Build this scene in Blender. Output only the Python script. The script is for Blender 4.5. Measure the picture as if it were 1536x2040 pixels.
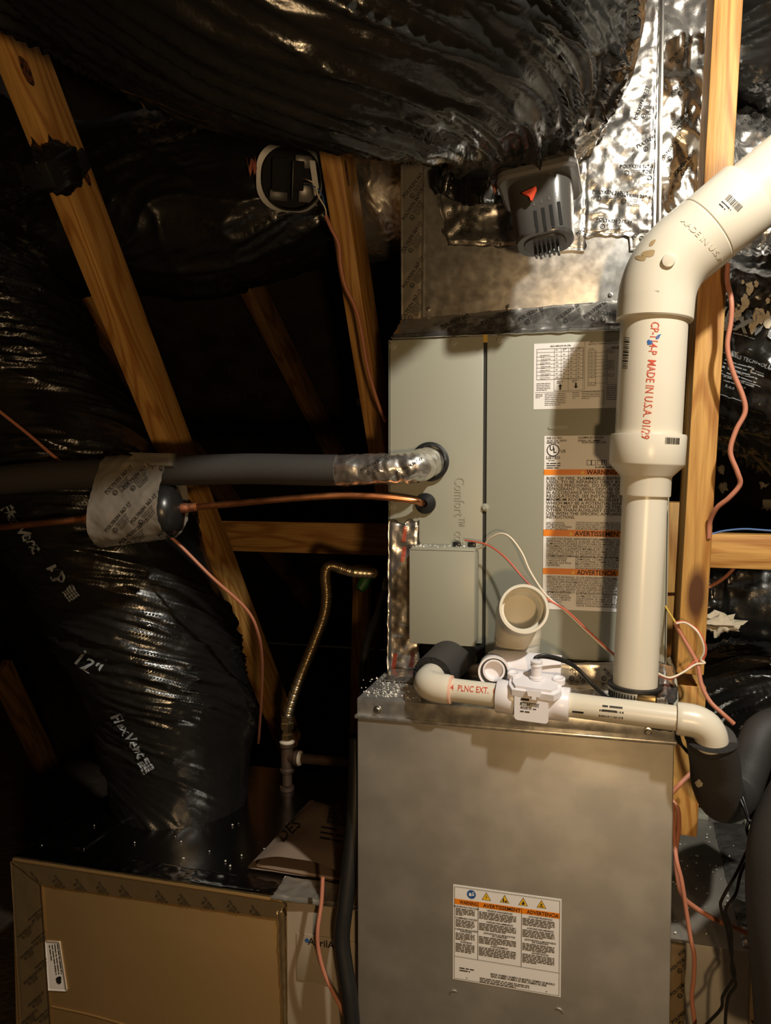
import bpy, bmesh, math, random
from mathutils import Vector, Matrix, noise
from mathutils.bvhtree import BVHTree

for o in list(bpy.data.objects):
    bpy.data.objects.remove(o)
S = bpy.context.scene
COL = S.collection
random.seed(7)

# ------------------------------------------------------------------ camera
F_PX, CX, CY = 1530.0, 768.0, 1020.0
YAW, PIT, H = math.radians(15), math.radians(2.6), 1.18
cam_d = bpy.data.cameras.new('camera')
cam_d.sensor_fit = 'VERTICAL'; cam_d.sensor_height = 36.0
cam_d.lens = F_PX / 2040.0 * 36.0
cam_d.clip_start = 0.02
cam = bpy.data.objects.new('camera', cam_d); COL.objects.link(cam)
cam.location = (0, 0, H)
cam.rotation_euler = (math.pi/2 - PIT, 0, YAW)
S.camera = cam

# ------------------------------------------------------------------ world, lights, exposure
w = bpy.data.worlds.new('attic_dark'); S.world = w; w.use_nodes = True
w.node_tree.nodes['Background'].inputs[0].default_value = (1.0, 0.75, 0.5, 1)
w.node_tree.nodes['Background'].inputs[1].default_value = 0.003

def lamp(name, loc, power, color, size, target=None, cone=None):
    d = bpy.data.lights.new(name, 'SPOT' if cone else 'POINT')
    d.energy = power; d.color = color; d.shadow_soft_size = size
    o = bpy.data.objects.new(name, d); COL.objects.link(o); o.location = loc
    if cone:
        d.spot_size = math.radians(cone); d.spot_blend = 0.6
        o.rotation_euler = (Vector(target)-Vector(loc)).to_track_quat('-Z', 'Y').to_euler()
    return o
# clamp-on work lamp to the right of the photographer, and the attic's warm bulb behind
lamp('work_lamp', (0.52, 0.36, 2.10), 88, (1.0, 0.93, 0.80), 0.028, (0.0, 1.25, 1.22), 140)
lamp('attic_bulb', (0.26, -0.35, 1.02), 29, (1.0, 0.66, 0.33), 0.04)

vs = S.view_settings
vs.view_transform = 'Standard'; vs.look = 'None'; vs.gamma = 1; vs.use_curve_mapping = False
vs.exposure = 0.0

# ------------------------------------------------------------------ photo calibration: pixel -> place
cyw, syw, cpt, spt = math.cos(YAW), math.sin(YAW), math.cos(PIT), math.sin(PIT)
FW = Vector((-syw*cpt, cyw*cpt, -spt)); RT = Vector((cyw, syw, 0)); UPV = Vector((-syw*spt, cyw*spt, cpt))
EYE = Vector((0, 0, H))
def ray(u, v): return FW + RT*((u-CX)/F_PX) - UPV*((v-CY)/F_PX)
def P(u, v, Y):
    d = ray(u, v); return EYE + d*(Y/d.y)
def PX(u, v, X):
    d = ray(u, v); return EYE + d*(X/d.x)
def PZ(u, v, Z):
    d = ray(u, v); return EYE + d*((Z-H)/d.z)

# ------------------------------------------------------------------ materials
MATS = {}
def mat(name, base, rough=0.5, metal=0.0, bumps=(), var=None, coat=0.0, spec=None, rvar=None):
    """bumps: (kind, scale xyz, strength, distance); var: (scale xyz, other colour, lo, hi)"""
    if name in MATS: return MATS[name]
    m = bpy.data.materials.new(name); m.use_nodes = True
    nt = m.node_tree; N = nt.nodes; L = nt.links
    b = N['Principled BSDF']
    b.inputs['Base Color'].default_value = (*base, 1)
    b.inputs['Roughness'].default_value = rough
    b.inputs['Metallic'].default_value = metal
    if coat: b.inputs['Coat Weight'].default_value = coat; b.inputs['Coat Roughness'].default_value = 0.12
    if spec is not None: b.inputs['Specular IOR Level'].default_value = spec
    tc = N.new('ShaderNodeTexCoord')
    def mapped(sc):
        mp = N.new('ShaderNodeMapping'); L.new(tc.outputs['Object'], mp.inputs[0])
        mp.inputs['Scale'].default_value = sc if isinstance(sc, tuple) else (sc, sc, sc)
        return mp
    if var:
        sc, c2, lo, hi = var
        n = N.new('ShaderNodeTexNoise'); n.inputs['Scale'].default_value = 1; n.inputs['Detail'].default_value = 6
        L.new(mapped(sc).outputs[0], n.inputs['Vector'])
        r = N.new('ShaderNodeValToRGB'); r.color_ramp.elements[0].position = lo; r.color_ramp.elements[1].position = hi
        r.color_ramp.elements[0].color = (*base, 1); r.color_ramp.elements[1].color = (*c2, 1)
        L.new(n.outputs[0], r.inputs[0]); L.new(r.outputs[0], b.inputs['Base Color'])
    if rvar:
        sc, r0, r1 = rvar
        n = N.new('ShaderNodeTexNoise'); n.inputs['Scale'].default_value = 1; n.inputs['Detail'].default_value = 5
        L.new(mapped(sc).outputs[0], n.inputs['Vector'])
        mr = N.new('ShaderNodeMapRange'); mr.inputs[1].default_value = 0.3; mr.inputs[2].default_value = 0.7
        mr.inputs[3].default_value = r0; mr.inputs[4].default_value = r1
        L.new(n.outputs[0], mr.inputs[0]); L.new(mr.outputs[0], b.inputs['Roughness'])
    prev = None
    for kind, sc, st, dist in bumps:
        if kind == 'noise':
            t = N.new('ShaderNodeTexNoise'); t.inputs['Scale'].default_value = 1; t.inputs['Detail'].default_value = 4
        elif kind == 'ridge':
            t = N.new('ShaderNodeTexNoise'); t.noise_type = 'RIDGED_MULTIFRACTAL'; t.inputs['Scale'].default_value = 1; t.inputs['Detail'].default_value = 3
        else:
            t = N.new('ShaderNodeTexVoronoi'); t.inputs['Scale'].default_value = 1
        L.new(mapped(sc).outputs[0], t.inputs['Vector'])
        bp = N.new('ShaderNodeBump'); bp.inputs['Strength'].default_value = st; bp.inputs['Distance'].default_value = dist
        L.new(t.outputs[0], bp.inputs['Height'])
        if prev: L.new(prev.outputs[0], bp.inputs['Normal'])
        prev = bp
    if prev: L.new(prev.outputs[0], b.inputs['Normal'])
    MATS[name] = m
    return m

def wood_mat(name, light, dark, knot=(0.10, 0.035, 0.012), rough=0.55):
    m = bpy.data.materials.new(name); m.use_nodes = True
    nt = m.node_tree; N = nt.nodes; L = nt.links; b = N['Principled BSDF']
    b.inputs['Roughness'].default_value = rough
    tc = N.new('ShaderNodeTexCoord'); oi = N.new('ShaderNodeObjectInfo')
    off = N.new('ShaderNodeVectorMath'); off.operation = 'SCALE'; off.inputs[0].default_value = (3.1, 0.9, 0.7)
    L.new(oi.outputs['Random'], off.inputs['Scale'])
    ad = N.new('ShaderNodeVectorMath'); ad.operation = 'ADD'
    L.new(tc.outputs['Object'], ad.inputs[0]); L.new(off.outputs[0], ad.inputs[1])
    mp = N.new('ShaderNodeMapping'); mp.inputs['Scale'].default_value = (1.6, 14, 14); L.new(ad.outputs[0], mp.inputs[0])
    n1 = N.new('ShaderNodeTexNoise'); n1.inputs['Scale'].default_value = 1; n1.inputs['Detail'].default_value = 1; L.new(mp.outputs[0], n1.inputs['Vector'])
    mul = N.new('ShaderNodeMath'); mul.operation = 'MULTIPLY'; mul.inputs[1].default_value = 62; L.new(n1.outputs[0], mul.inputs[0])
    sn = N.new('ShaderNodeMath'); sn.operation = 'SINE'; L.new(mul.outputs[0], sn.inputs[0])
    mr = N.new('ShaderNodeMapRange'); mr.inputs[1].default_value = -0.2; mr.inputs[2].default_value = 1; L.new(sn.outputs[0], mr.inputs[0])
    mp2 = N.new('ShaderNodeMapping'); mp2.inputs['Scale'].default_value = (12, 260, 260); L.new(ad.outputs[0], mp2.inputs[0])
    n2 = N.new('ShaderNodeTexNoise'); n2.inputs['Scale'].default_value = 1; n2.inputs['Detail'].default_value = 3; L.new(mp2.outputs[0], n2.inputs['Vector'])
    mx = N.new('ShaderNodeMix'); mx.data_type = 'RGBA'; L.new(mr.outputs[0], mx.inputs[0])
    mx.inputs[6].default_value = (*light, 1); mx.inputs[7].default_value = (*dark, 1)
    mx2 = N.new('ShaderNodeMix'); mx2.data_type = 'RGBA'; mx2.blend_type = 'MULTIPLY'; mx2.inputs[0].default_value = 0.55
    L.new(mx.outputs[2], mx2.inputs[6])
    r2 = N.new('ShaderNodeValToRGB'); r2.color_ramp.elements[0].position = .3; r2.color_ramp.elements[0].color = (.55, .45, .35, 1)
    r2.color_ramp.elements[1].position = .62; L.new(n2.outputs[0], r2.inputs[0]); L.new(r2.outputs[0], mx2.inputs[7])
    mp3 = N.new('ShaderNodeMapping'); mp3.inputs['Scale'].default_value = (3.0, 9, 9); L.new(ad.outputs[0], mp3.inputs[0])
    vo = N.new('ShaderNodeTexVoronoi'); vo.inputs['Scale'].default_value = 1; L.new(mp3.outputs[0], vo.inputs['Vector'])
    kr = N.new('ShaderNodeMapRange'); kr.inputs[1].default_value = .17; kr.inputs[2].default_value = .10; L.new(vo.outputs['Distance'], kr.inputs[0])
    mx3 = N.new('ShaderNodeMix'); mx3.data_type = 'RGBA'; L.new(kr.outputs[0], mx3.inputs[0]); L.new(mx2.outputs[2], mx3.inputs[6])
    mx3.inputs[7].default_value = (*knot, 1)
    L.new(mx3.outputs[2], b.inputs['Base Color'])
    bp = N.new('ShaderNodeBump'); bp.inputs['Strength'].default_value = .35; bp.inputs['Distance'].default_value = .002
    L.new(n2.outputs[0], bp.inputs['Height']); L.new(bp.outputs[0], b.inputs['Normal'])
    MATS[name] = m
    return m

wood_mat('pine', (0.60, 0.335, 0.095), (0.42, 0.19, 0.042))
wood_mat('dark_pine', (0.22, 0.12, 0.045), (0.13, 0.06, 0.02))  # pine in a much darker tone
wood_mat('plywood', (0.42, 0.28, 0.13), (0.30, 0.18, 0.08))
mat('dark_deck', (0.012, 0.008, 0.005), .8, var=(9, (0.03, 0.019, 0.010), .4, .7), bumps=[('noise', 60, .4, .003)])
mat('dark_floor', (0.05, 0.035, 0.022), .9, var=(20, (0.08, 0.055, 0.035), .4, .7), bumps=[('noise', 60, .6, .01)])
mat('paint_grey', (0.335, 0.335, 0.27), .42, bumps=[('noise', 900, .06, .0005)])
mat('paint_slot', (0.02, 0.02, 0.017), .7)
mat('galv', (0.37, 0.35, 0.31), .40, .72, var=((18, 18, 18), (0.44, 0.415, 0.37), .4, .65), rvar=((5, 5, 14), .50, .62), bumps=[('noise', (420, 420, 14), .04, .0005)])
mat('galv_bright', (0.50, 0.50, 0.49), .34, .8, var=((70, 70, 70), (0.68, 0.67, 0.64), .4, .62), rvar=((60, 60, 60), .27, .42), bumps=[('noise', 260, .05, .0005)])
mat('foil', (0.86, 0.84, 0.80), .16, .95, bumps=[('ridge', 60, .5, .004), ('noise', 220, .25, .001)], rvar=((30, 30, 30), .18, .36))
mat('foil_smooth', (0.72, 0.67, 0.58), .28, .8, bumps=[('noise', 45, .25, .003)])
mat('print_black', (0.012, 0.011, 0.01), .6)
mat('print_red', (0.55, 0.07, 0.035), .5)
mat('print_white', (0.30, 0.33, 0.36), .45)
mat('label_white', (0.82, 0.81, 0.80), .42)
mat('label_orange', (0.85, 0.24, 0.01), .42)
mat('label_yellow', (0.90, 0.55, 0.03), .42)
mat('label_blue', (0.03, 0.10, 0.32), .42)
mat('pvc', (0.70, 0.66, 0.56), .30, var=(6, (0.66, 0.61, 0.50), .4, .7), bumps=[('noise', 25, .03, .001)])
mat('pvc_stain', (0.40, 0.29, 0.15), .6)
mat('white_plastic', (0.80, 0.78, 0.82), .32)
mat('black_film', (0.010, 0.010, 0.0095), .20, bumps=[('noise', 34, .35, .006), ('ridge', 26, .28, .004)], rvar=((14, 14, 14), .14, .36), spec=.6)
mat('black_rubber', (0.012, 0.012, 0.012), .5, bumps=[('noise', 200, .1, .001)])
mat('foam', (0.038, 0.036, 0.034), .62, bumps=[('noise', 260, .25, .001), ('noise', 40, .1, .002)])
mat('foam_cut', (0.018, 0.017, 0.016), .95, bumps=[('noise', 320, 1.0, .004)])
mat('black_plastic', (0.014, 0.014, 0.014), .3)
mat('grey_plastic', (0.038, 0.036, 0.034), .4)
mat('cover_plastic', (0.12, 0.115, 0.11), .3)
mat('red_plastic', (0.62, 0.06, 0.02), .4)
mat('copper', (0.78, 0.33, 0.14), .3, 1.0, var=((8, 40, 40), (0.50, 0.20, 0.10), .42, .7), rvar=((20, 40, 40), .25, .45))
mat('copper_burnt', (0.22, 0.08, 0.05), .5, .7, var=(90, (0.5, 0.20, 0.08), .4, .65))
mat('brass', (0.55, 0.40, 0.20), .38, 1.0, var=(60, (0.35, 0.24, 0.11), .4, .7))
mat('csst', (0.78, 0.68, 0.50), .3, 1.0)
mat('dull_black', (0.012, 0.012, 0.011), .7, spec=.15)
mat('foil_shaded', (0.32, 0.31, 0.30), .2, 1.0, bumps=[('ridge', 50, .4, .004)])  # foil tape with the dark attic it mirrors put into the base colour
mat('iron', (0.065, 0.045, 0.032), .55, .4, var=(50, (0.10, 0.06, 0.04), .4, .7), bumps=[('noise', 300, .3, .001)])
mat('teflon', (0.62, 0.56, 0.46), .6)
mat('steel', (0.62, 0.60, 0.56), .28, 1.0)
mat('wire_brown', (0.50, 0.20, 0.125), .5)
mat('wire_red', (0.60, 0.12, 0.075), .45)
mat('wire_white', (0.80, 0.72, 0.58), .45)
mat('wire_blue', (0.05, 0.13, 0.35), .45)
mat('wire_yellow', (0.65, 0.45, 0.08), .45)
mat('wire_black', (0.012, 0.012, 0.012), .35)
mat('galv_shaded', (0.30, 0.29, 0.28), .22, 1.0, bumps=[('noise', 60, .1, .002)])  # galvanised sheet, base darkened to stand for scant light and dark reflections
mat('galv_warm_lit', (0.58, 0.38, 0.16), .40, .7, rvar=((4, 4, 8), .30, .42))  # galvanised sheet with the warm lamplight on it put into the base colour
mat('cabinet_tan', (0.38, 0.32, 0.24), .5)
mat('paper', (0.27, 0.195, 0.145), .8, bumps=[('noise', 30, .2, .004)])
mat('debris', (0.85, 0.82, 0.75), .9)
mat('mastic', (0.62, 0.55, 0.42), .85, bumps=[('noise', 150, .6, .003)])
mat('olive_plug', (0.22, 0.21, 0.10), .45)
mat('green_tape', (0.02, 0.10, 0.02), .5)
mat('pink_wool', (0.55, 0.20, 0.14), .95)
mat('black_hole', (0.004, 0.004, 0.004), .9)
mat('deep_blue', (0.03, 0.12, 0.35), .5)

# ------------------------------------------------------------------ object helpers
OFF = {}
def link(o, parent=None):
    COL.objects.link(o)
    if parent is not None: o.parent = parent
    return o
def thing(name, label, cat, loc=(0, 0, 0), group=None):
    o = bpy.data.objects.new(name, None); o.empty_display_size = .05
    link(o); o.location = loc; OFF[o.name] = Vector(loc)
    o['label'] = label; o['category'] = cat
    if group: o['group'] = group
    return o
def mesh_of(name, V, Fc, m, smooth=None):
    me = bpy.data.meshes.new(name)
    me.from_pydata([tuple(v) for v in V], [], Fc)
    me.materials.append(MATS[m] if isinstance(m, str) else m)
    if smooth is not None:
        me.polygons.foreach_set('use_smooth', [True]*len(me.polygons))
        if smooth < 179: me.set_sharp_from_angle(angle=math.radians(smooth))
    me.update()
    return me
def obj(name, geo, m, parent=None, smooth=None, label=None, cat=None, group=None, kind=None):
    """geo = (verts in world space, faces). Parts are stored relative to their thing."""
    V, Fc = geo
    if parent is not None: base = OFF[parent.name]
    else:
        xs = [v[0] for v in V]; ys = [v[1] for v in V]; zs = [v[2] for v in V]
        base = Vector(((min(xs)+max(xs))/2, (min(ys)+max(ys))/2, min(zs)))
    me = mesh_of(name, [Vector(v)-base for v in V], Fc, m, smooth)
    o = link(bpy.data.objects.new(name, me), parent)
    OFF[o.name] = base
    if parent is None: o.location = base
    if label: o['label'] = label
    if cat: o['category'] = cat
    if group: o['group'] = group
    if kind: o['kind'] = kind
    return o
def inst(name, me, M, parent):
    """a part that shares mesh data; M is its world matrix"""
    o = link(bpy.data.objects.new(name, me), parent)
    base = OFF[parent.name]
    M = M.copy(); M.translation = M.translation - base
    o.matrix_basis = M
    OFF[o.name] = base
    return o

def join(*gs):
    V, Fc = [], []
    for v, f in gs:
        n = len(V); V += list(v); Fc += [tuple(i+n for i in q) for q in f]
    return V, Fc
def box(x0, x1, y0, y1, z0, z1, bev=0.0):
    bm = bmesh.new()
    vs_ = [bm.verts.new((x, y, z)) for x in (x0, x1) for y in (y0, y1) for z in (z0, z1)]
    for q in ((0, 1, 3, 2), (4, 6, 7, 5), (0, 4, 5, 1), (2, 3, 7, 6), (0, 2, 6, 4), (1, 5, 7, 3)):
        bm.faces.new([vs_[i] for i in q])
    if bev: bmesh.ops.bevel(bm, geom=bm.edges[:], offset=bev, segments=2, affect='EDGES', profile=.5)
    bm.verts.index_update()
    r = ([v.co.copy() for v in bm.verts], [tuple(v.index for v in f.verts) for f in bm.faces])
    bm.free(); return r
def obox(c, ex, ey, ez, sx, sy, sz, bev=0.0):
    """oriented box: centre c, unit axes, sizes"""
    V, Fc = box(-sx/2, sx/2, -sy/2, sy/2, -sz/2, sz/2, bev)
    c, ex, ey, ez = Vector(c), Vector(ex), Vector(ey), Vector(ez)
    return [c+ex*v.x+ey*v.y+ez*v.z for v in V], Fc
def catmull(pts, n=10):
    pts = [Vector(p) for p in pts]
    if len(pts) < 3:
        return [pts[0].lerp(pts[-1], i/n) for i in range(n+1)]
    ext = [pts[0]*2-pts[1]] + pts + [pts[-1]*2-pts[-2]]
    out = []
    for i in range(1, len(ext)-2):
        a, b, c, d = ext[i-1:i+3]
        for k in range(n):
            t = k/n
            out.append(.5*((2*b)+(c-a)*t+(2*a-5*b+4*c-d)*t*t+(3*b-a-3*c+d)*t**3))
    out.append(pts[-1]); return out
def lerp_list(vals, t):
    x = t*(len(vals)-1); i = min(int(x), len(vals)-2); return vals[i]+(vals[i+1]-vals[i])*(x-i)
def frames(path):
    T = []
    for i in range(len(path)):
        a = path[max(i-1, 0)]; b = path[min(i+1, len(path)-1)]
        T.append((b-a).normalized())
    up = Vector((0, 0, 1)) if abs(T[0].z) < .8 else Vector((0, -1, 0))
    n = (up - T[0]*up.dot(T[0])).normalized(); fr = []
    for t in T:
        n = (n - t*n.dot(t)).normalized(); fr.append((t, n, t.cross(n)))
    return fr
def sweep(path, rad, seg=16, caps=True, prof=None):
    """tube along a dense path; rad number or list along it"""
    fr = frames(path); V, Fc = [], []; n = len(path)
    for i, (p, (t, nn, bb)) in enumerate(zip(path, fr)):
        r = rad if isinstance(rad, (int, float)) else rad[i] if len(rad) == n else lerp_list(rad, i/(n-1))
        for k in range(seg):
            a = 2*math.pi*k/seg
            V.append(p+nn*(r*math.cos(a))+bb*(r*math.sin(a)))
    for i in range(n-1):
        for k in range(seg):
            a = i*seg+k; b = i*seg+(k+1) % seg
            Fc.append((a, b, b+seg, a+seg))
    if caps:
        Fc.append(tuple(range(seg-1, -1, -1))); Fc.append(tuple(range((n-1)*seg, n*seg)))
    return V, Fc
def tube(pts, rad, seg=12, n=8, caps=True): return sweep(catmull(pts, n), rad, seg, caps)
def rings(c, axis, prof, seg=32, caps=(True, True), close=False):
    """lathe: prof = [(h along axis, r)...] about point c"""
    axis = Vector(axis).normalized(); c = Vector(c)
    up = Vector((0, 0, 1)) if abs(axis.z) < .9 else Vector((1, 0, 0))
    e1 = (up-axis*up.dot(axis)).normalized(); e2 = axis.cross(e1)
    V, Fc = [], []
    for h, r in prof:
        for k in range(seg):
            a = 2*math.pi*k/seg
            V.append(c+axis*h+e1*(r*math.cos(a))+e2*(r*math.sin(a)))
    n = len(prof)
    for i in range(n-1 if not close else n):
        for k in range(seg):
            j = (i+1) % n
            Fc.append((i*seg+k, i*seg+(k+1) % seg, j*seg+(k+1) % seg, j*seg+k))
    if not close:
        if caps[0]: Fc.append(tuple(range(seg-1, -1, -1)))
        if caps[1]: Fc.append(tuple(range((n-1)*seg, n*seg)))
    return V, Fc
def prism(pts, o, ex, ey, en, t):
    """2-D outline extruded along en by t"""
    o, ex, ey, en = Vector(o), Vector(ex), Vector(ey), Vector(en); n = len(pts)
    V = [o+ex*x+ey*y for x, y in pts]+[o+ex*x+ey*y+en*t for x, y in pts]
    Fc = [tuple(range(n-1, -1, -1)), tuple(range(n, 2*n))]+[(i, (i+1) % n, n+(i+1) % n, n+i) for i in range(n)]
    return V, Fc
def rrect(w_, h_, r, n=5):
    out = []
    for cx_, cy_, a0 in ((w_/2-r, h_/2-r, 0), (-w_/2+r, h_/2-r, 90), (-w_/2+r, -h_/2+r, 180), (w_/2-r, -h_/2+r, 270)):
        for k in range(n+1):
            a = math.radians(a0+90*k/n); out.append((cx_+r*math.cos(a), cy_+r*math.sin(a)))
    return out
def grid(f, nu, nv):
    V = [f(i/nu, j/nv) for j in range(nv+1) for i in range(nu+1)]
    Fc = [(j*(nu+1)+i, j*(nu+1)+i+1, (j+1)*(nu+1)+i+1, (j+1)*(nu+1)+i) for j in range(nv) for i in range(nu)]
    return V, Fc
def crumple(p, sc, seed=0.0):
    q = Vector(p)*sc+Vector((seed, seed*1.7, -seed))
    a = noise.noise(q); b = noise.noise(q*2.3); c = noise.noise(q*.5)
    return (1-abs(a)*2)*.5+(.5-abs(b))*.4+c*.5
def foil_patch(corners, amp=.003, sc=45, seed=0, nu=None, nv=None, ragged=.0, thick=.0012, nrm=None, base=.0015):
    """wrinkled tape: corners (bl, br, tr, tl) world points, bilinear, crumpled along its normal, with a thin back"""
    a, b, c, d = [Vector(q) for q in corners]
    nn = nrm or (b-a).cross(d-a).normalized()
    nn = Vector(nn)
    lu = (b-a).length; lv = (d-a).length
    nu = nu or max(4, min(90, int(lu/.0045))); nv = nv or max(4, min(120, int(lv/.0045)))
    def f(s, t):
        s2 = s+ragged*(noise.noise(Vector((t*lv*60, seed, s*3)))) * (1 if s in (0, 1) else 0)
        t2 = t+ragged*(noise.noise(Vector((s*lu*60, seed+9, t*3)))) * (1 if t in (0, 1) else 0)
        p = (a*(1-s2)+b*s2)*(1-t2)+(d*(1-s2)+c*s2)*t2
        e = 1.0
        if s in (0, 1) or t in (0, 1): e = .25
        return p+nn*(base+max(0, amp*(.6+crumple(p, sc, seed)))*e)
    V, Fc = grid(f, nu, nv)
    n = len(V)
    # rim folded back so the tape has thickness
    edge = [i for i in range(nu+1)]+[(j+1)*(nu+1)-1 for j in range(1, nv+1)]+[nv*(nu+1)+i for i in range(nu-1, -1, -1)]+[j*(nu+1) for j in range(nv-1, 0, -1)]
    V += [V[i]-nn*(base+.0005) for i in edge]
    m_ = len(edge)
    Fc += [(edge[k], edge[(k+1) % m_], n+(k+1) % m_, n+k) for k in range(m_)]
    return V, Fc

# ------------------------------------------------------------------ lettering
TXT = {}
def text2d(s, size, align='LEFT', bold=0.0, spacing=1.0, line=1.0, shear=0.0):
    key = (s, size, align, bold, spacing, line, shear)
    if key in TXT: return TXT[key]
    c = bpy.data.curves.new('lettering', 'FONT'); c.body = s; c.size = size; c.align_x = align
    c.resolution_u = 2; c.offset = bold*size; c.space_character = spacing; c.space_line = line; c.shear = shear
    o = bpy.data.objects.new('lettering', c)
    me = o.to_mesh()
    V = [(v.co.x, v.co.y) for v in me.vertices]; Fc = [tuple(p.vertices) for p in me.polygons]
    o.to_mesh_clear(); bpy.data.objects.remove(o); bpy.data.curves.remove(c)
    TXT[key] = (V, Fc); return V, Fc
def rect2(x0, y0, x1, y1): return [(x0, y0), (x1, y0), (x1, y1), (x0, y1)], [(0, 1, 2, 3)]
def frame2(x0, y0, x1, y1, t):
    return join2((rect2(x0, y0, x1, y0+t), rect2(x0, y1-t, x1, y1), rect2(x0, y0, x0+t, y1), rect2(x1-t, y0, x1, y1)))
def ring2(cx_, cy_, r0, r1, n=28):
    V = []; Fc = []
    for k in range(n):
        a = 2*math.pi*k/n; V += [(cx_+r0*math.cos(a), cy_+r0*math.sin(a)), (cx_+r1*math.cos(a), cy_+r1*math.sin(a))]
    for k in range(n):
        j = (k+1) % n; Fc.append((2*k, 2*k+1, 2*j+1, 2*j))
    return V, Fc
def disc2(cx_, cy_, r, n=28): return [(cx_+r*math.cos(2*math.pi*k/n), cy_+r*math.sin(2*math.pi*k/n)) for k in range(n)], [tuple(range(n))]
def poly2(pts): return list(pts), [tuple(range(len(pts)))]
def join2(gs):
    V, Fc = [], []
    for v, f in gs:
        n = len(V); V += list(v); Fc += [tuple(i+n for i in q) for q in f]
    return V, Fc
def mv2(g, dx, dy, rot=0.0, sx=1.0, sy=1.0):
    c, s = math.cos(rot), math.sin(rot)
    return [(x*sx*c-y*sy*s+dx, x*sx*s+y*sy*c+dy) for x, y in g[0]], g[1]
def txt(s, x, y, size, align='LEFT', bold=0.0, wmax=None, line=1.0, rot=0.0):
    g = text2d(s, size, align, bold, line=line)
    sx = 1.0
    if wmax and g[0]:
        w_ = max(v[0] for v in g[0])-min(v[0] for v in g[0]); sx = wmax/w_
    return mv2(g, x, y, rot, sx, 1)
def scribble(x, y, w_, size, n, gap, rnd, fill=.9):
    """print too small to read: rows of word-long dashes"""
    gs = []
    for i in range(n):
        xx = x; end = x+w_*(1 if i < n-1 else rnd.uniform(.4, .9))*fill
        while xx < end:
            l = min(rnd.uniform(1.5, 6)*size, end-xx)
            gs.append(rect2(xx, y-i*gap, xx+l, y-i*gap+size*.62)); xx += l+size*.55
    return join2(gs)
def on(g, o, ex, ey, en, h):
    o, ex, ey, en = Vector(o), Vector(ex), Vector(ey), Vector(en)
    return [o+ex*x+ey*y+en*h for x, y in g[0]], g[1]
def barcode(w_, h_, rnd):
    gs = []; x = 0
    while x < w_:
        l = rnd.choice((.8, .8, 1.3, 1.9))*w_/36; gs.append(rect2(x, 0, min(x+l, w_), h_)); x += l+rnd.choice((.8, 1.0, 1.5))*w_/36
    return join2(gs)
POLY = None
def polyken(scale=1.0):
    """the foil tape's printed stamp"""
    global POLY
    if POLY is None:
        POLY = join2([txt('POLYKEN 367-17', 0, 0, .0085, bold=.02), rect2(0, -.0018, .062, -.0011),
                      ring2(.012, -.0085, .0032, .0045, 16), txt('R', .0098, -.0105, .005, bold=.03),
                      txt('POLYETHYLENE\nTAPE FOR USE\nUL CLASSIFIED\nFLEX DUCTS', .020, -.0055, .0036, bold=.02)])
    return mv2(POLY, 0, 0, 0, scale, scale)
def decal(g, u, v, rot, pxm, targets, lift=.0006):
    """lay a flat print on the nearest surface: g in metres, placed by its photo anchor, then dropped on to the mesh"""
    V, Fc = [], []; bad = set()
    c, s = math.cos(rot), math.sin(rot)
    for i, (x, y) in enumerate(g[0]):
        uu = u+(x*c+y*s)*pxm; vv = v+(x*s-y*c)*pxm
        d = ray(uu, vv).normalized(); best = None
        for t in targets:
            h = t.ray_cast(EYE, d)
            if h[0] is not None and (best is None or h[3] < best[3]): best = h
        if best is None: bad.add(i); V.append(EYE); continue
        nn = best[1]
        if nn.dot(d) > 0: nn = -nn
        V.append(best[0]+nn*lift)
    Fc2 = []
    for f in Fc_ok(g[1], bad):
        L_ = max((V[f[k]]-V[f[k-1]]).length for k in range(len(f)))
        if L_ < .09: Fc2.append(f)
    keep = sorted({i for f in Fc2 for i in f}); idx = {k: n for n, k in enumerate(keep)}
    return [V[k] for k in keep], [tuple(idx[i] for i in f) for f in Fc2]
def Fc_ok(Fc, bad): return [f for f in Fc if not any(i in bad for i in f)]
def bvh(*geos):
    V, Fc = join(*geos); return BVHTree.FromPolygons([tuple(v) for v in V], Fc)
def subdiv_long(g, mx):
    """split long 2-D quads so a print can follow a curved face"""
    V, Fc = list(g[0]), []
    for f in g[1]:
        if len(f) != 4: Fc.append(f); continue
        a, b, c, d = [Vector(V[i]) for i in f]
        n = max(1, int(max((b-a).length, (c-d).length)/mx)); m_ = max(1, int(max((d-a).length, (c-b).length)/mx))
        if n*m_ == 1: Fc.append(f); continue
        st = len(V)
        for j in range(m_+1):
            for i in range(n+1):
                s, t = i/n, j/m_; q = (a*(1-s)+b*s)*(1-t)+(d*(1-s)+c*s)*t; V.append((q.x, q.y))
        Fc += [(st+j*(n+1)+i, st+j*(n+1)+i+1, st+(j+1)*(n+1)+i+1, st+(j+1)*(n+1)+i) for j in range(m_) for i in range(n)]
    return V, Fc

# shared screw head, facing -Y
_bm = rings((0, 0, 0), (0, -1, 0), [(0, .0062), (.0010, .0060), (.0014, .0042), (.0042, .0040), (.0048, .0034)], 6)
_w = rings((0, 0, 0), (0, -1, 0), [(0, .0064), (.0010, .0060)], 20)
SCREW = mesh_of('screw', *join(_bm, _w), 'steel', 40)
SCREWP = mesh_of('screw_painted', *join(_bm, _w), 'paint_grey', 40)

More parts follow.
